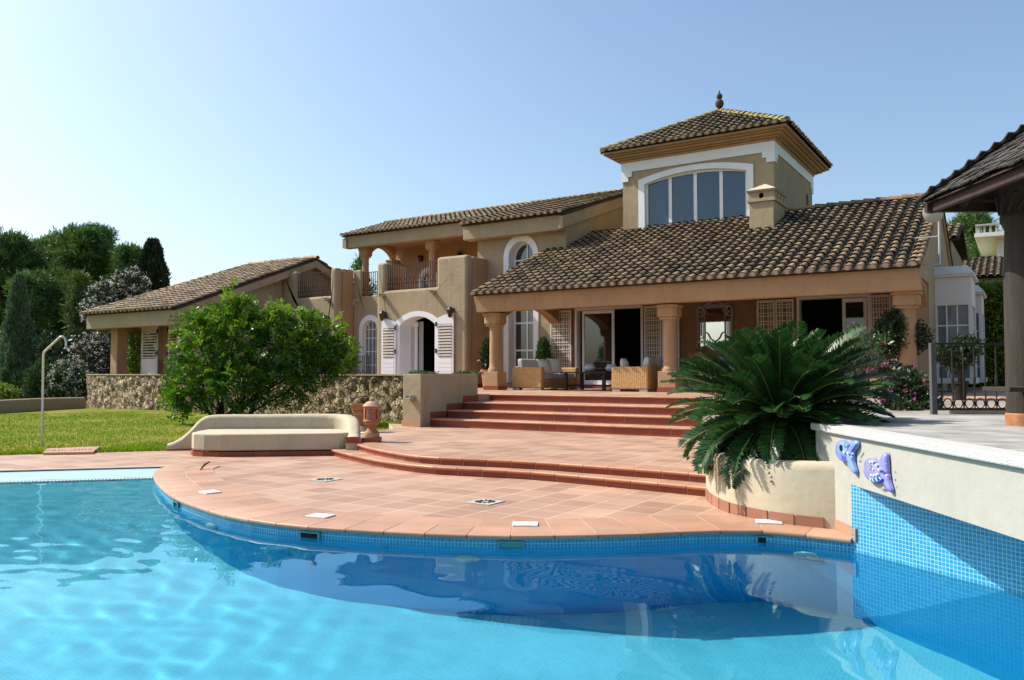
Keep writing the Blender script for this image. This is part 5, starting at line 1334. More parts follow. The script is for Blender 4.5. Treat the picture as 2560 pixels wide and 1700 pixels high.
for k in range(9):
    x = ex0+.35+k*.62
    a0 = C(x, ey1-.15, ze-.06); tr_ = min(1.2, x-ex0-.1, ex1-.1-x); a1 = C(x, ey1-.15-tr_, ze-.06+.8*tr_); b.tube([a0,a1], .045, 4)
b.build("rafter", M_woodr, gz)
pc_ = C(5.16,8.0); b = MB(); b.lathe([(.20,1.11),(.20,1.4),(.195,2.4),(.175,2.95),(.19,3.0),(.215,3.04),(.215,3.1),(.20,3.12),(.24,3.3),(.27,3.36),(.27,3.40)], pc_, 24)
post = b.build("post", M_wood, gz, smooth=50)
b = MB()
for k in range(14):
    a = k*math.pi/7; b.tube([pc_+Vector((.205*math.cos(a),.205*math.sin(a),3.12)), pc_+Vector((.225*math.cos(a+.2),.225*math.sin(a+.2),3.2)), pc_+Vector((.25*math.cos(a+.4),.25*math.sin(a+.4),3.3))], .02, 5)
b.build("carving", M_wood, post)
b = MB(); b.lathe([(.21,.985),(.21,1.10),(.20,1.11)], pc_, 24); b.build("foot", M_terra, post, smooth=40)
b = MB(); b.obox(C(6.6,7.66,1.355), RT, FW, (0,0,1), 1.98, .22, .022); st_ = b.build("bench_top", M_wood, gz, bevel=.006)
b = MB(); b.extr([[C(4.86,7.62,1.33),C(4.92,7.62,1.33),C(5.10,7.62,1.13),C(5.16,7.62,1.02),C(5.16,7.62,1.33)]], FW*.1)
b.build("bracket", M_woodr, gz)
b = MB(); b.tube([C(ex1-.8,ey1-.4,.98),C(ex1-.8,ey1-.4,3.4)], .18, 16); b.tube([C(ex1-.8,ey0+.6,.98),C(ex1-.8,ey0+.6,3.4)], .18, 16); b.build("post", M_wood, gz, smooth=50)

# wall lanterns -----------------------------------------------------------
def wall_lantern(p, out, lab):
    t_ = local(thing("wall_lantern", p, lab, "wall lamp", "dark wall lanterns on the villa"))
    out = Vector(out); sd_ = Vector((-out.y,out.x,0)); c_ = out*.20
    b = MB(); b.obox(out*.02, sd_, out, (0,0,1), .07, .02, .16); b.tube([out*.04+Vector((0,0,.12)), out*.12+Vector((0,0,.2)), c_+Vector((0,0,.19))], .014, 6); b.build("bracket", M_iron, t_)
    b = MB(); b.lathe([(.06,-.20),(.12,.05),(.125,.06)], c_, 6); b.build("lamp_glass", mat("lamp_amber", (.10,.065,.02), .2, .1, 5), t_)
    b = MB(); b.lathe([(.15,.06),(.15,.08),(.07,.15),(.06,.17),(.02,.20)], c_, 6); b.lathe([(.02,-.24),(.065,-.21),(.065,-.19)], c_, 6)
    for k in range(6):
        a = k*math.pi/3; b.tube([c_+Vector((.062*math.cos(a),.062*math.sin(a),-.20)), c_+Vector((.124*math.cos(a),.124*math.sin(a),.06))], .008, 4)
    b.build("cage", M_iron, t_)
for px, py, v, lab in ((963,789,VB,"wall lantern above the open left shutter of the balcony door"), (1132,780,VB,"wall lantern above the open right shutter of the balcony door"), (820.6,800,VB-.01,"wall lantern on the left balcony block above the shrub"), (1056,648,33.4,"wall lantern inside the upper loggia behind the railing"), (1154,640,33.4,"wall lantern at the loggia's far right, above the solid parapet")):
    wall_lantern(at_v(px, py, v), (0,-1,0), lab)
wall_lantern(at_u(2350,748,-2.22), (1,0,0), "wall lantern on the gable wall beside the white bay window")

# satellite dish ------------------------------------------------------------
sdp = thing("satellite_dish", at_Y(2349,662,20.9), "pale round satellite dish on a pole against the gable", "satellite dish")
pB = at_Y(2349,662,20.9); pT = at_Y(2347,508,20.9)
b = MB(); b.tube([pB, pT+Vector((0,0,.25))], .03, 8); b.tube([pB+Vector((0,0,.02)), pB+Vector((0,0,.02))-RT*.5+FW*.3], .02, 6); b.tube([pB+Vector((0,0,.75)), pB+Vector((0,0,.75))-RT*.5+FW*.3], .02, 6); b.build("pole", M_galv, sdp)
b = MB(); dc = at_Y(2331,533,20.7); ax_ = (RT*.55+FW*.70+Vector((0,0,.30))).normalized(); s1 = ax_.cross(Vector((0,0,1))).normalized(); s2 = s1.cross(ax_)
for k in range(6):
    rr = .27*k/5
    for j in range(28): a = j*2*math.pi/28; b.v.append(dc+(s1*math.cos(a)*.92+s2*math.sin(a))*rr+ax_*(rr*rr*.9))
for k in range(5):
    for j in range(28): b.f.append((k*28+j, k*28+(j+1)%28, (k+1)*28+(j+1)%28, (k+1)*28+j)); b.m.append(0)
b.build("dish", mat("dish_grey", (.46,.46,.46), .5, .05, 3), sdp, smooth=60, fix=False)
b = MB(); b.tube([dc-s2*.24+ax_*.06, dc+ax_*.28-s2*.09], .010, 6); b.obox(dc+ax_*.29-s2*.07, ax_, s1, s2, .05, .025, .025); b.tube([dc, dc+RT*.14-Vector((0,0,.03))], .02, 6); b.build("feed_arm", M_galv, sdp)

# ================================================================== PORCH FURNITURE
def sofa(name, u0, u1, v0, v1, back_left, lab):
    """rattan sofa whose arms face the pool; back on the left or right side"""
    t_ = thing(name, ((u0+u1)/2,(v0+v1)/2,ZT), lab, "sofa")
    z = ZT
    bu0, bu1 = (u0, u0+.16) if back_left else (u1-.16, u1)
    b = MB(); b.box(bu0+.002, bu1-.002, v0+.2, v1-.2, z+.06, z+.80); b.build("backrest", M_rattan, t_, bevel=.03)
    for a0, a1 in ((v0, v0+.22), (v1-.22, v1)):
        b = MB(); b.box(u0, u1, a0, a1, z+.07, z+.77); b.build("armrest", M_rattan, t_, bevel=.04)
    s0, s1_ = (u0+.17, u1-.04) if back_left else (u0+.04, u1-.17)
    b = MB(); b.box(s0, s1_, v0+.22, v1-.22, z+.07, z+.36); b.build("base", M_rattan, t_)
    n = 2
    for k in range(n):
        y0, y1 = v0+.23+(v1-v0-.46)*k/n, v0+.23+(v1-v0-.46)*(k+1)/n-.01
        b = MB(); b.box(s0, s1_, y0, y1, z+.365, z+.56); b.build("seat_cushion", M_cush, t_, bevel=.05, bseg=3)
        c0, c1 = (u0+.10, u0+.34) if back_left else (u1-.34, u1-.10)
        b = MB(); b.extr([[Vector((c0 if back_left else c1, y0+.01, z+.57)), Vector((c1 if back_left else c0, y0+.01, z+.57)), Vector(((c1-.1) if back_left else (c0+.1), y0+.01, z+1.06)), Vector(((c0-.04) if back_left else (c1+.04), y0+.01, z+1.06))]], (0,y1-y0-.02,0)); b.build("back_cushion", M_cush, t_, bevel=.07, bseg=3)
    for x in (u0+.16, u1-.16):
        for y in (v0+.12, v1-.12): b = MB(); b.box(x-.13, x+.13, y-.1, y+.1, z, z+.069); b.build("leg", M_galv, t_)
    return t_
sofa("rattan_sofa", -14.72, -13.55, 23.0, 25.7, True, "rattan sofa with grey cushions nearest the first porch column")
sofa("rattan_sofa", -10.80, -9.58, 22.6, 24.6, False, "rattan sofa beside the middle porch column, facing the coffee table")
def pillow(c, s_, rz, tilt, lab, m_):
    b = MB(); n = 10; c = Vector(c)
    M_ = Matrix.Rotation(rz,3,'Z') @ Matrix.Rotation(tilt,3,'X')
    for sg in (1,-1):
        o = len(b.v)
        for i in range(n+1):
            for j in range(n+1):
                x, y = i/n*2-1, j/n*2-1; h = .13*((1-x*x)*(1-y*y))**.5; pin = 1-.10*(1-(abs(x)*abs(y))**2)*(1 if max(abs(x),abs(y)) > .9 else .6)
                b.v.append(c+M_ @ Vector((x*s_*pin, h*sg, y*s_*pin)))
        for i in range(n):
            for j in range(n): q = o+i*(n+1)+j; b.f.append((q,q+1,q+n+2,q+n+1)); b.m.append(0)
    o_ = b.build("pillow", m_, smooth=60); tag(o_, lab, "pillow", "loose pillows on the rattan sofas")
pillow((-13.75,23.55,ZT+.80), .27, R_(75), R_(-18), "cream throw pillow leaning at the front of the left sofa", M_cushc)
pillow((-13.62,24.0,ZT+.82), .28, R_(50), R_(-14), "cream throw pillow behind another on the left sofa", M_cushc)
pillow((-10.5,22.95,ZT+.80), .25, R_(100), R_(-10), "pale grey pillow on the right sofa's seat", M_cush)
ct = thing("coffee_table", (-12.2,24.0,ZT), "low black coffee table between the two rattan sofas", "coffee table")
b = MB(); b.box(-13.0, -11.3, 23.3, 24.7, ZT+.56, ZT+.61); b.build("table_top", M_blackw, ct, bevel=.01)
for x in (-12.85, -11.45):
    for y in (23.42, 24.58): b = MB(); b.box(x-.05, x+.05, y-.05, y+.05, ZT, ZT+.559); b.build("leg", M_blackw, ct)
b = MB(); b.box(-12.8, -11.5, 23.97, 24.03, ZT+.14, ZT+.18); b.box(-12.88,-12.82,23.47,24.53,ZT+.14,ZT+.18); b.box(-11.48,-11.42,23.47,24.53,ZT+.14,ZT+.18); b.build("stretcher", M_blackw, ct)
for x, y, lab in ((-12.35,24.2,"white squat ceramic vase on the coffee table, the one nearer the left sofa"), (-11.55,24.2,"white squat ceramic vase on the coffee table, the one nearer the right sofa")):
    b = MB(); c = Vector((x,y,ZT+.611)); b.lathe([(.10,0),(.17,.05),(.205,.11),(.20,.15),(.15,.20),(.14,.21),(.165,.235),(.165,.25),(.12,.245)], c, 24); tag(b.build("ceramic_vase", M_ceramic, smooth=50), lab, "vase", "white vases on the coffee table")
# sideboard and pot
sb = thing("sideboard", (-9.2,26.6,ZT), "black console table against the porch wall under the mirror", "console")
b = MB(); b.box(-10.0, -7.4, 26.3, 26.95, ZT+.92, ZT+.97); b.build("table_top", M_blackw, sb)
for x in (-9.9,-8.7,-7.5): b = MB(); b.box(x-.07,x+.07,26.35,26.9,ZT,ZT+.919); b.build("leg", mat("grey_wood", (.16,.15,.14), .7, .2, 6), sb)
c = Vector((-9.55,26.6,ZT+.97)); b = MB(); b.lathe([(.10,0),(.20,.08),(.24,.2),(.20,.33),(.12,.40),(.14,.43)], c, 20); tag(b.build("clay_jar", M_terra, smooth=50), "round clay jar standing on the black console", "jar")
# mirror
mr = thing("wall_mirror", (-8.95,26.9,2.3), "ornate carved mirror with pierced frame on the porch wall", "mirror")
mA, mB, mz0, mz1 = -9.58, -8.30, 2.36, 4.02
b = MB(); b.box(mA+.12, mB-.12, VA-.03, VA-.018, mz0+.1, mz1-.1); b.build("mirror_glass", M_mirror, mr)
fr = MB(); mm = lambda a, z, d=0: Vector((mA+(mB-mA)*a, VA-.06+d, mz0+(mz1-mz0)*z))
def cv(pts, w_): 
    R = resample([mm(*p) for p in pts], .05); fr.tube(R, w_, 6)
for sx in (0, 1):
    X_ = (lambda a: a) if sx == 0 else (lambda a: 1-a)
    cv([(X_(.03),.72),(X_(.04),.2),(X_(.0),.08),(X_(.08),.0),(X_(.2),.03)], .035)
    cv([(X_(.22),.72),(X_(.22),.25),(X_(.2),.12),(X_(.24),.05)], .022)
    cv([(X_(.12),.62),(X_(.12),.3)], .018); cv([(X_(.07),.62),(X_(.07),.2)], .012); cv([(X_(.17),.62),(X_(.17),.2)], .012)
    cv([(X_(.22),.34),(X_(.30),.33),(X_(.38),.22),(X_(.5),.15)], .022); cv([(X_(.22),.17),(X_(.35),.14),(X_(.5),.10)], .022)
    cv([(X_(.05),.16),(X_(.2),.17)], .02); cv([(X_(.1),.03),(X_(.25),.07),(X_(.4),.09),(X_(.5),.03)], .028)
    cv([(X_(.04),.7),(X_(.02),.82),(X_(.1),.9),(X_(.2),.85),(X_(.16),.78)], .05); cv([(X_(.2),.72),(X_(.24),.8),(X_(.2),.88),(X_(.32),.95),(X_(.5),1.0)], .04)
    cv([(X_(.08),.8),(X_(.18),.72),(X_(.06),.68)], .035); cv([(X_(.25),.9),(X_(.38),.9),(X_(.5),.93)], .03)
    for k in range(6): fr.lathe([(.004,-.02),(.022,0),(.004,.02)], mm(X_(.08+.03*k if k < 4 else .12),.2+.02*k), 6)
fr.lathe([(.01,-.1),(.08,-.04),(.09,.02),(.03,.09),(.004,.13)], mm(.5,.1), 8)
fr.build("frame", mat("silver_frame", (.34,.32,.31), .45, .2, 12), mr, smooth=50)
# ================================================================== PLANTS
def npv(v): return np.array([v.x, v.y, v.z])
rtv, fwv = npv(RT), npv(FW)
def taper(pts, r0, r1, mb, n=7):
    k = len(pts); mb.tube(pts, [r0+(r1-r0)*i/(k-1) for i in range(k)], n)

def pine(name, base, top, lobes, label, seed, group, M=M_pine, dens=1.0, needle=.46, parts=True):
    """pine: trunk and limbs, crown of needle tufts gathered on uneven lobes (centre, radii)"""
    r = np.random.RandomState(seed); t_ = thing(name, base, label, "pine tree", group); B = Vector(base)
    b = MB(); taper([B-Vector((0,0,.3)), B+Vector((.1,0,(top-B.z)*.35)), B+Vector((-.1,.1,(top-B.z)*.7)), Vector((B.x,B.y,top-.8))], .22, .05, b)
    for c, rad in lobes:
        c = Vector(c); s_ = B+Vector((0,0,max(.6,(c.z-B.z)*.55))); b.tube([s_, s_.lerp(c,.55)+Vector((0,0,-.2)), c], [.09,.06,.03], 5)
    b.build("trunk", M_bark, t_, smooth=60)
    cs = []
    for c, rad in lobes:
        n = int(30*dens*(rad[0]*rad[1]*rad[2])**.667)
        d = rand_dirs(r, n); d[:,2] = np.where(d[:,2] < -.55, -d[:,2], d[:,2])
        q = r.uniform(.45, 1.08, n)[:,None]**.7; q = np.where((r.rand(n)[:,None] < .14) & (d[:,2:3] > .1), q*1.22, q)
        cs.append(np.array(c)+d*q*np.array(rad))
    cs = np.concatenate(cs); m = 50
    base_ = np.repeat(cs, m, 0); n = len(base_)
    off = r.normal(0, .13, (n,3)); ax = unit(rand_dirs(r, n)*.8+np.array([0,0,.55])+unit(off)*.6)
    base_ = base_+off; sd_ = unit(np.cross(ax, rand_dirs(r, n)))
    leaf_mesh("crown", base_, ax, sd_, r.uniform(.6,1.1,n)*needle, .055*needle/.42, M, t_)
    return t_
def px_c(px, py, Y): v = at_Y(px, py, Y); return v
def pine_px(cx, topy, wpx, Y, label, seed, basey=None, dens=1.0, M=M_pine, name="pine_tree", group="pines behind the garden", low=.25):
    top = px_c(cx, topy, Y); zg = -.1; base = Vector((top.x, top.y, zg)); H = top.z-zg; W = wpx/F_PX*Y/2; rnd = random.Random(seed); lobes = []
    for k in range(11):
        f = low+(1-low)*k/10; wz = W*(.62+.38*math.sin(math.pi*min(1,(f-low)/(1-low)*1.15)))*(1.0 if f < .8 else .72)
        for j in range(2 if f < .9 else 1):
            a = rnd.uniform(0, 6.28); rr = wz*rnd.uniform(.25,.62)
            rad = W*rnd.uniform(.34,.55); lobes.append(((base.x+rr*math.cos(a), base.y+rr*math.sin(a), min(top.z-rad*.75, zg+H*f)), (rad, rad, rad*.8)))
    lobes.append(((base.x,base.y,top.z-W*.35),(W*.4,W*.4,W*.36)))
    return pine(name, base, top.z, lobes, label, seed, group, M, dens)
pine_px(15, 592, 230, 54, "big dark pine at the photo's far left edge", 1)
pine_px(120, 606, 170, 58, "dark pine between the far-left pine and the tallest one", 2)
pine_px(225, 575, 230, 55, "broadest, tallest dark pine in the middle of the left group", 3)
pine_px(318, 622, 130, 52, "slimmer pine at the right end of the group, next to the tall cypress", 4)
pine_px(165, 600, 190, 61, "dark pine filling the gap behind the two tallest pines", 10)
pine_px(285, 640, 170, 59, "dark pine standing behind the pale flowering shrub", 11)
pine_px(70, 690, 180, 48, "lower dark pine behind the bluish cypress", 5)
pine_px(160, 720, 150, 49, "shaded lower pine behind the shower pole", 6)
pine_px(205, 695, 76, 44, "small bright green young pine in front of the dark pines", 7, M=M_pinel, dens=1.1, name="young_pine")
pine_px(2440, 535, 150, 52, "pine behind the gable on the right, below the gazebo roof", 8, dens=1.1)
pine_px(2400, 560, 90, 60, "small pine half hidden by the gable's right edge", 12)
pine_px(905, 655, 70, 55, "green pine seen through the loggia's balcony railing", 9)

def cypress(name, base, top, W, label, seed, M, n_=15000, ln=.34, tip=.72):
    r = np.random.RandomState(seed); t_ = thing(name, base, label, "cypress"); B = Vector(base); H = top-B.z
    b = MB(); taper([B-Vector((0,0,.2)), B+Vector((0,0,H*.6)), B+Vector((0,0,H*.9))], .16, .03, b); b.build("trunk", M_bark, t_)
    f = r.rand(n_)**.8; a = r.uniform(0, 6.28, n_)
    bump = 1+.16*np.sin(a*3+f*9)+.12*np.sin(a*5-f*17)+.08*np.sin(f*40+a*2)
    prof = np.where(f < .25, .72+f*1.1, np.where(f > tip, (np.maximum(.0,1.02-f)/(1.02-tip))**(.62 if tip > .6 else .8), 1.0))
    q = np.sqrt(r.uniform(.35, 1.0, n_))*W*prof*bump
    base_ = np.c_[B.x+q*np.cos(a), B.y+q*np.sin(a), B.z+.1+f*H*.97]
    ax = unit(np.c_[np.cos(a)*.42, np.sin(a)*.42, np.ones(n_)]+r.normal(0,.22,(n_,3))); sd_ = unit(np.cross(ax, rand_dirs(r, n_)))
    leaf_mesh("crown", base_, ax, sd_, r.uniform(.6,1.2,n_)*ln, ln*.24, M, t_)
    return t_
p = px_c(383, 605, 48); cypress("cypress_tree", (p.x,p.y,-.1), p.z+.15, .92, "tall dark columnar cypress rising above the left wing's roof", 21, M_cyp, 20000)
p = px_c(48, 690, 38); cypress("cypress_tree", (p.x,p.y,-.1), p.z, .70, "bluish green young cypress in front of the dark pines", 22, M_cyp2, 17000, .26, .38)

def shrub(name, base, lobes, label, seed, M=M_dkleaf, n=6000, ln=.12, wd=.05, flowers=None, cat="shrub", group=None, up=.35, stems=5, bark=M_bark, parts=("foliage","stem","blossom")):
    r = np.random.RandomState(seed); B = Vector(base); t_ = thing(name, base, label, cat, group)
    b = MB()
    for k in range(stems):
        c = Vector(lobes[k % len(lobes)][0]); s_ = B+Vector((r.uniform(-.1,.1), r.uniform(-.1,.1), -.02)); b.tube([s_, s_.lerp(c,.5)+Vector((r.uniform(-.1,.1),r.uniform(-.1,.1),0)), c], [.035,.025,.012], 5)
    b.build(parts[1], bark, t_)
    vol = np.array([l[1][0]*l[1][1]*l[1][2] for l in lobes])**.667; vol /= vol.sum()
    def pts(n, lo, hi):
        out = []
        for (c, rad), f in zip(lobes, vol):
            k = max(1, int(n*f)); d = rand_dirs(r, k); out.append(np.array(c)+d*(r.uniform(lo,hi,k)[:,None])*np.array(rad)*(1+.12*np.sin(d[:,:1]*9)+.1*np.sin(d[:,1:2]*11)))
        return np.concatenate(out)
    P = pts(n, .5, 1.03); k = len(P); cen = np.array([l[0] for l in lobes]).mean(0)
    ax = unit(unit(P-cen)*.6+rand_dirs(r, k)*.9+np.array([0,0,up])); sd_ = unit(np.cross(ax, rand_dirs(r, k)))
    leaf_mesh(parts[0], P, ax, sd_, r.uniform(.6,1.2,k)*ln, r.uniform(.7,1.2,k)*wd, M, t_)
    if flowers:
        for Mf, nf, sz in flowers:
            Cn = pts(nf, .92, 1.08); Cn = Cn[Cn[:,2] > B.z+.1]; m = 7; P = np.repeat(Cn, m, 0)+r.normal(0, sz*.55, (len(Cn)*m,3)); k = len(P)
            ax = rand_dirs(r, k); sd_ = unit(np.cross(ax, rand_dirs(r, k))); leaf_mesh(parts[2], P, ax, sd_, sz*r.uniform(.7,1.2,k), sz*.8, Mf, t_)
    return t_
def lob(px, py, Y, rx, rz_): v = at_Y(px, py, Y); return ((v.x,v.y,v.z), (rx, rx, rz_))
def shrub_px(name, bx, Y, L_, label, seed, zg=-.05, **kw):
    v = at_Y(bx, 1000, Y); return shrub(name, (v.x,v.y,zg), L_, label, seed, **kw)
# pale flowering shrub behind the wing
shrub_px("flowering_shrub", 290, 41, [lob(325,715,41,.9,.85), lob(275,740,41,.95,.8), lob(236,775,41,.7,.6), lob(300,800,41,1.2,1.2), lob(240,880,41,1.05,1.0), lob(220,950,40,.9,.9), lob(300,930,41,1.1,1.1), lob(345,880,41.5,.9,1.1)],
         "tall shrub covered in pale blossom behind the left wing's porch", 31, M=M_dkleaf, n=15000, ln=.20, wd=.08, flowers=[(M_blossw, 1500, .08)])
shrub_px("oleander_bush", 115, 37, [lob(115,945,37,.8,.7), lob(95,975,37,.6,.5), lob(140,930,37.3,.6,.6)], "green oleander bush with a few pink blooms beside the shower pole", 32, M=M_olean, n=6000, ln=.26, wd=.06, flowers=[(M_pink, 16, .05)], up=.7)
shrub_px("oleander_bush", 175, 36.6, [lob(170,945,36.6,.75,.7), lob(195,965,36.4,.65,.6), lob(150,975,36.6,.55,.5)], "oleander bush thick with white blossom left of the stone wall", 33, M=M_olean, n=6000, ln=.24, wd=.06, flowers=[(M_blossw, 420, .08)], up=.7)
shrub_px("low_shrub", 10, 32.8, [lob(8,985,32.8,.55,.35), lob(-25,980,33,.6,.45)], "small yellow-green shrub above the low wall at the far left", 34, M=M_hedge, n=2600, ln=.16, wd=.07)
shrub_px("dark_shrub", 70, 39.5, [lob(60,985,39.5,1.2,.8), lob(10,960,40,1.2,1.0), lob(-40,950,40,1.3,1.3)], "dark shrub at the bluish cypress's foot", 35, n=7000, ln=.22, wd=.09)
shrub_px("dark_shrub", 165, 42.5, [lob(160,930,42.5,1.5,1.5), lob(110,900,43,1.3,1.5), lob(205,900,43,1.2,1.6)], "dark tall undergrowth bush behind the two oleanders", 36, n=9000, ln=.25, wd=.1)
shrub_px("yellowing_shrub", 345, 37.5, [lob(335,835,37.5,.55,.6), lob(340,900,37.5,.5,.9)], "yellowish shrub seen through the wing's porch behind its pillar", 37, M=M_hedge, n=2600, ln=.18, wd=.08)

# big glossy shrub on the lawn: pinnate sprays on an open framework
def big_shrub():
    r = np.random.RandomState(51); Yc = 22.3
    c0 = at_Y(560, 1035, Yc); t_ = thing("glossy_shrub", (c0.x,c0.y,.06), "large glossy green shrub on the lawn in front of the stone wall", "shrub"); B = Vector(WO[t_])
    SH = .90
    L_ = [lob(520,905,Yc,1.05,1.15), lob(480,960,Yc-.2,.75,.75), lob(600,860,Yc,1.0,1.15), lob(690,880,Yc+.1,1.05,1.1), lob(770,900,Yc+.2,.95,.9), lob(820,880,Yc+.2,.65,.65), lob(590,960,Yc-.3,1.15,.75), lob(700,965,Yc-.1,.95,.6), lob(560,810,Yc,.6,.6), lob(680,815,Yc,.6,.5), lob(765,835,Yc+.1,.6,.55), lob(487,820,Yc,.45,.55), lob(460,1000,Yc-.2,.45,.35), lob(850,900,Yc+.2,.4,.45), lob(600,780,Yc,.35,.45)]
    L_ = [(c, (a*SH, b_*SH, d_*SH)) for c, (a, b_, d_) in L_]
    b = MB()
    for k, (c, rad) in enumerate(L_):
        s_ = B+Vector((.25*math.cos(k*2.4), .2*math.sin(k*2.4), -.08))+RT*(.45 if k % 3 == 0 else -.2); cc = Vector(c); b.tube([s_, s_.lerp(cc,.4)+Vector((r.uniform(-.15,.15),r.uniform(-.15,.15),.05)), cc], [.05,.032,.012], 6)
    b.build("stem", M_barkd, t_, smooth=60)
    vol = np.array([l[1][0]**2*l[1][2] for l in L_])**.667; vol /= vol.sum(); NS = 2150; P = []; D = []
    for (c, rad), f in zip(L_, vol):
        k = int(NS*f); d = rand_dirs(r, k); P.append(np.array(c)+d*(r.uniform(.25,1.0,k)[:,None]**.6)*np.array(rad)); D.append(d)
    for (px, py) in ((487,800),(505,790),(575,765),(580,740),(600,760),(560,790),(620,790),(665,775),(690,765),(705,790),(755,775),(790,800),(650,790),(855,815),(878,860),(870,900),(840,835),(430,985),(425,960),(440,1010),(470,830),(620,770),(590,750),(715,780),(770,790)):
        v = npv(at_Y(px, py, Yc+r.uniform(-.3,.3))); k = 11; P.append(v+r.normal(0,.09,(k,3))*np.array([1,1,1.9])-np.array([0,0,.16])); D.append(unit(np.tile([0,0,.8],(k,1))+r.normal(0,.45,(k,3))))
    P = np.concatenate(P); D = np.concatenate(D); NS = len(P); tipf = np.arange(NS) >= NS-275
    stem = unit(D*.65+np.array([0,0,.45])+r.normal(0,.45,(NS,3))); sd_ = unit(np.cross(stem, rand_dirs(r, NS))); nn = np.cross(sd_, stem)
    bs, ax, si = [], [], []
    m = 6
    ln_s = r.uniform(.22,.40,NS)
    for j in range(m):
        for sg in (1,-1):
            t = (j+.6)/m; cpos = P+stem*(ln_s*t)[:,None]-np.array([0,0,1])*(.10*t*t)
            a = unit(sd_*sg*.85+stem*.45+r.normal(0,.12,(NS,3))); bs.append(cpos); ax.append(a); si.append(unit(np.cross(a, nn+r.normal(0,.25,(NS,3)))))
    bs, ax, si = map(np.concatenate, (bs, ax, si)); n = len(bs)
    outer = ((D[:,2] > .30) | (D@npv(RT) < -.45)) & (r.rand(NS) < .40) | tipf  # sunlit colour painted on top and left sprays; tips are new growth
    leaf_mesh("foliage", bs, ax, si, r.uniform(.10,.16,n), r.uniform(.042,.062,n), M_bush, t_, mat2=(M_tipsun, np.tile(outer, 2*m)))
big_shrub()

# cycad: arching fronds with two combs of leaflets
def cycad():
    r = np.random.RandomState(61); cc = at_Y(1950, 1052, 9.15); cc = Vector(cc)
    t_ = thing("cycad", (cc.x,cc.y,.54), "large dark green cycad with arching feather fronds, spilling over the planter", "cycad")
    b = MB(); prof = [(.20,.54)]
    for k in range(10): prof += [(.19+.02*(k%2), .56+k*.045)]
    prof += [(.14,1.02),(.05,1.08)]; b.lathe([(a, z-cc.z) for a, z in prof], cc, 14); b.build("trunk", M_barkd, t_)
    NF = 172; ga = 2.39996
    rach = MB(); bs, ax, si, ln, wd = [], [], [], [], []
    for k in range(NF):
        f = k/(NF-1); az = k*ga+r.uniform(-.2,.2)
        el = math.radians(82-104*f**.9+r.uniform(-8,8)); L = r.uniform(1.10,1.38)*(1.0 if f > .15 else .80)*(1.0 if f < .8 else .95)
        curl = math.radians(22+30*f+(26 if f > .72 else 0)+r.uniform(-8,8))
        h = np.array([math.cos(az), math.sin(az), 0.0]); n = 54; p = np.array([cc.x,cc.y,cc.z+.02])+h*.06; pts = [p]; dirs = []
        for j in range(n):
            t = j/n; e = el-curl*t*t; d = h*math.cos(e)+np.array([0,0,math.sin(e)]); dirs.append(d); p = p+d*L/n; pts.append(p)
        side = np.array([-h[1], h[0], 0]); 
        tw = r.uniform(-.35,.35)
        rach.tube([Vector(q) for q in pts[::5]], [.013-.010*i/len(pts[::5]) for i in range(len(pts[::5]))], 4)
        for j in range(5, n):
            t = j/n; d = dirs[j]; un = unit(np.cross(side, d)[None])[0]
            if un[2] < 0 and abs(d[2]) < .95: un = -un
            s2 = side*math.cos(tw)+un*math.sin(tw)
            prof = (math.sin(min(1,(t-.06)*3.2)*1.5708))*(1-max(0,(t-.72)/.28)**2*.75)
            for sg in (1,-1):
                a = s2*sg*.80+d*.60+un*.32+r.normal(0,.05,3); a = a/np.linalg.norm(a)
                bs.append(pts[j]); ax.append(a); si.append(d); ln.append(.19*prof*r.uniform(.92,1.08)); wd.append(.034)
    rach.build("rachis", M_frond, t_)["kind"] = "stuff"
    bs, ax, si = np.array(bs), np.array(ax), np.array(si)
    si = unit(si-ax*np.sum(si*ax, 1, keepdims=True))
    leaf_mesh("frond", bs, ax, si, np.array(ln), np.array(wd), M_cycad, t_)["kind"] = "stuff"
    return t_
cycad()

# bougainvillea and flowers on the right
shrub_px("bougainvillea", 2268, 13.2, [lob(2275,1000,13.2,.38,.34), lob(2235,985,13.3,.3,.3), lob(2308,1010,13.0,.25,.25), lob(2265,955,13.2,.28,.22)], "bougainvillea bush with magenta and red blooms beside the iron gate", 71, zg=.9, M=M_dkleaf, n=3600, ln=.09, wd=.045, flowers=[(M_mag, 26, .035), (M_pink, 18, .035)], cat="flowering shrub")
v = at_Y(2262,1030,12.6); b_ = shrub("red_geranium", (v.x,v.y,.9), [((v.x,v.y,v.z),(.22,.22,.14))], "small red-flowered plant at the bougainvillea's foot", 72, n=900, ln=.07, wd=.05, flowers=[(M_red, 12, .045)], cat="flower")
shrub_px("pink_bougainvillea", 2150, 15.6, [lob(2140,850,15.6,.26,.32), lob(2185,850,15.6,.32,.12), lob(2115,845,15.6,.14,.1), lob(2160,900,15.6,.4,.4)], "climbing bougainvillea with pink tips rising behind the cycad", 73, zg=.9, M=M_olean, n=520, ln=.10, wd=.05, flowers=[(M_pink, 12, .04)], cat="flowering shrub")
shrub_px("geranium", 2225, 17.0, [lob(2225,925,17.0,.42,.12), lob(2205,912,17,.3,.12)], "pink geraniums along the plinth under the right-hand column", 74, zg=1.2, n=1200, ln=.08, wd=.05, flowers=[(M_pink, 40, .05)], cat="flower")
# pier planter flowers
for (u, v, lab, sd_) in ((-12.65,15.6,"pink geraniums on the pier planter's left half",75),(-12.45,17.2,"sparser pink geraniums on the pier planter's right half",76)):
    shrub("pink_geranium", (u,v,1.5), [((u-.1,v,1.51),(.22,.3,.07)),((u+.1,v+.2,1.50),(.18,.3,.06))], lab, sd_, n=260, ln=.06, wd=.045, M=M_olean, flowers=[(M_pink, 60 if sd_ == 75 else 30, .05)], cat="flower", stems=3)
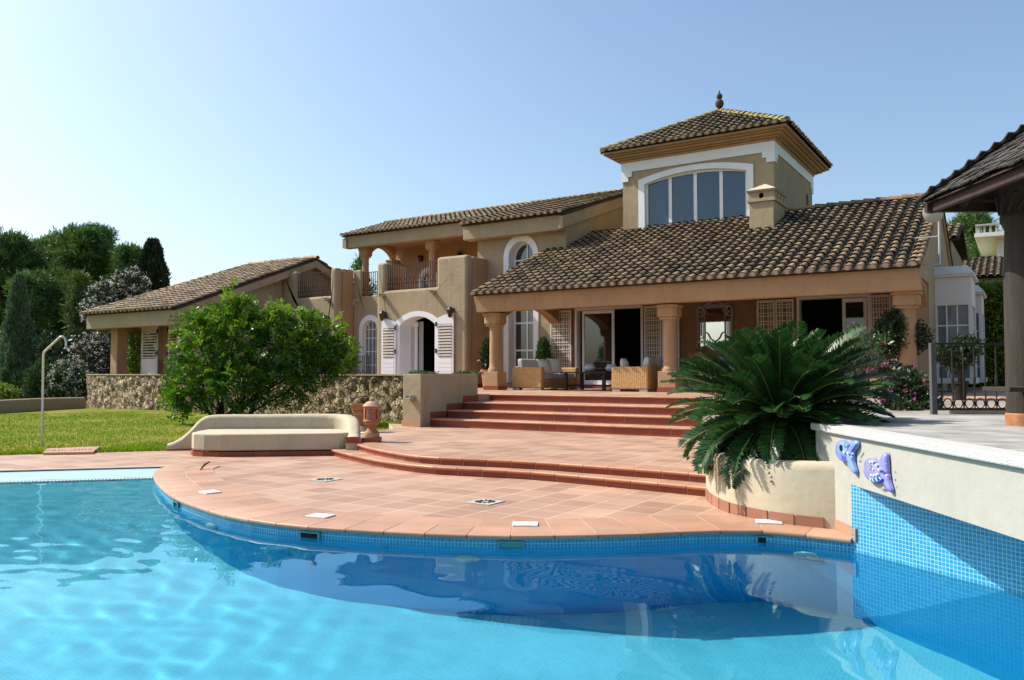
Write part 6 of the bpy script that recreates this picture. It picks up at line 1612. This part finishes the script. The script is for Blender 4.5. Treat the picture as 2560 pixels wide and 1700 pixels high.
# hanging plant at the right column, pot plants
v = at_v(2222,845,22.6); shrub("hanging_plant", (v.x,v.y,v.z-.5), [((v.x,v.y,v.z),(.42,.42,.5)),((v.x+.1,v.y,v.z+.4),(.3,.3,.3)),((v.x+.6,v.y+.3,v.z),(.35,.3,.4))], "dark bushy plant hanging behind the right-hand porch column", 77, n=4200, ln=.11, wd=.05, cat="plant")
def potted(px, py_base, Y, hpot, rpot, lobes, label, seed, M, name="potted_plant", potm=M_terra, **kw):
    v = at_Y(px, py_base, Y); v.z = ZT if 'z0' not in kw else kw.pop('z0')
    t_ = shrub(name, (v.x,v.y,v.z), [((v.x+a,v.y+b_,v.z+c),rr) for a,b_,c,rr in lobes], label, seed, M=M, cat="potted plant", **kw)
    b = MB(); b.lathe([(rpot*.7,0),(rpot*.95,hpot*.85),(rpot*1.08,hpot*.86),(rpot*1.08,hpot),(rpot*.9,hpot*.98)], v, 20); b.build("pot", potm, t_, smooth=40)
    return t_
potted(1359, 960, 30.6, .5, .24, [(0,0,1.0,(.30,.30,.45)),(0,0,1.45,(.24,.24,.40)),(.05,0,.75,(.26,.26,.25))], "bright green conifer in a pot beside the lattice shutter", 81, M_olean, n=5200, ln=.15, wd=.04, up=1.0)
potted(1222, 968, 30.0, .7, .30, [(0,0,1.1,(.32,.32,.45)),(.05,0,1.5,(.24,.24,.35))], "dark potted plant in the shaded corner behind the first column", 82, M_dkleaf, n=2600, ln=.16, wd=.05, up=.8)
potted(2400, 1000, 17.5, .42, .17, [(0,0,.95,(.34,.34,.3)),(.15,.1,1.15,(.3,.3,.26)),(-.25,-.1,1.0,(.25,.25,.22))], "leafy potted shrub behind the iron gate", 83, M_dkleaf, n=1700, ln=.12, wd=.05, potm=M_barkd, z0=.93)

# hedge on the right
def hedge():
    r = np.random.RandomState(91); a = Vector((-3.5,38,0)); c = Vector((9,38,0)); t_ = thing("clipped_hedge", (a.x,a.y,.9), "tall clipped hedge with a sunlit yellow-green top, right of the bay window", "hedge")
    A, Cc = npv(a), npv(c); d = unit((Cc-A)[None])[0]; n_ = np.array([d[1],-d[0],0]); L = np.linalg.norm(Cc-A); H = 4.25
    b = MB(); b.extr([[Vector(A-n_*0+np.array([0,0,.9])), Vector(Cc+np.array([0,0,.9])), Vector(Cc+np.array([0,0,.9+H-.25])), Vector(A+np.array([0,0,.9+H-.25]))]], Vector(-n_*1.5)); b.build("branches", M_barkd, t_)
    N = 26000; s = r.rand(N)*L; z = r.rand(N)**.8*H; dep = np.abs(r.normal(0,.14,N))-.05
    P1 = A+d*s[:,None]+n_*dep[:,None]+np.c_[np.zeros(N),np.zeros(N),.9+z]
    M2 = 9000; s = r.rand(M2)*L; w_ = r.rand(M2)*1.7; P2 = A+d*s[:,None]-n_*w_[:,None]+np.c_[np.zeros(M2),np.zeros(M2),.9+H-.25+np.abs(r.normal(0,.16,M2))]
    P = np.r_[P1,P2]; k = len(P); ax = unit(np.r_[np.tile(n_*.8,(N,1)),np.tile([0,0,1.2],(M2,1))]+rand_dirs(r,k)); sd_ = unit(np.cross(ax, rand_dirs(r,k)))
    leaf_mesh("foliage", P, ax, sd_, r.uniform(.12,.26,k), r.uniform(.05,.09,k), M_hedge, t_)
hedge()
# neighbouring house
nb = thing("white_house", C(28.5,44,0), "white modern neighbouring house with balustraded roof, beyond the hedge", "house")
wx = lambda px, Y: (px-1280)/F_PX*Y
c0 = C(wx(2498,44),44); hx_, hy_ = c0.x, c0.y
b = MB(); b.box(hx_, hx_+16, hy_, hy_+12, 0, 9.0); b.build("wall", M_whitewall, nb)
b = MB(); b.box(hx_-1.0, hx_+17, hy_-1.0, hy_+13, 9.0, 9.22); b.build("cornice", M_whitewall, nb)
b = MB()
for k in range(60): x = hx_-.8+k*.28; b.box(x-.05, x+.05, hy_-.85, hy_-.70, 9.22, 9.62)
b.box(hx_-.95, hx_+17, hy_-.9, hy_-.65, 9.62, 9.72); b.box(hx_-.95, hx_-.7, hy_-.649, hy_+12, 9.22, 9.72); b.build("balustrade", M_creamw, nb)
lowh = thing("tiled_outhouse", C(23,37,0), "low neighbouring building with pale tiled roof just above the hedge", "outbuilding")
e0 = at_v(2395,697,43.5); xa, ya, z_e = e0.x, e0.y, e0.z
b = MB(); b.box(xa+.4, xa+16, ya+.5, ya+6, 0, z_e); b.build("wall", M_whitewall, lowh)
tiled_roof("roof", (xa,ya,z_e), (1,0,0), (0,1,0), 14, 4.6, 1.45, M_roofl, parent=lowh, seed=51, caps=False)
tiled_roof("roof", (xa,ya+9.2,z_e), (1,0,0), (0,-1,0), 14, 4.6, 1.45, M_roofl, parent=lowh, seed=52, caps=False, expo=.9)
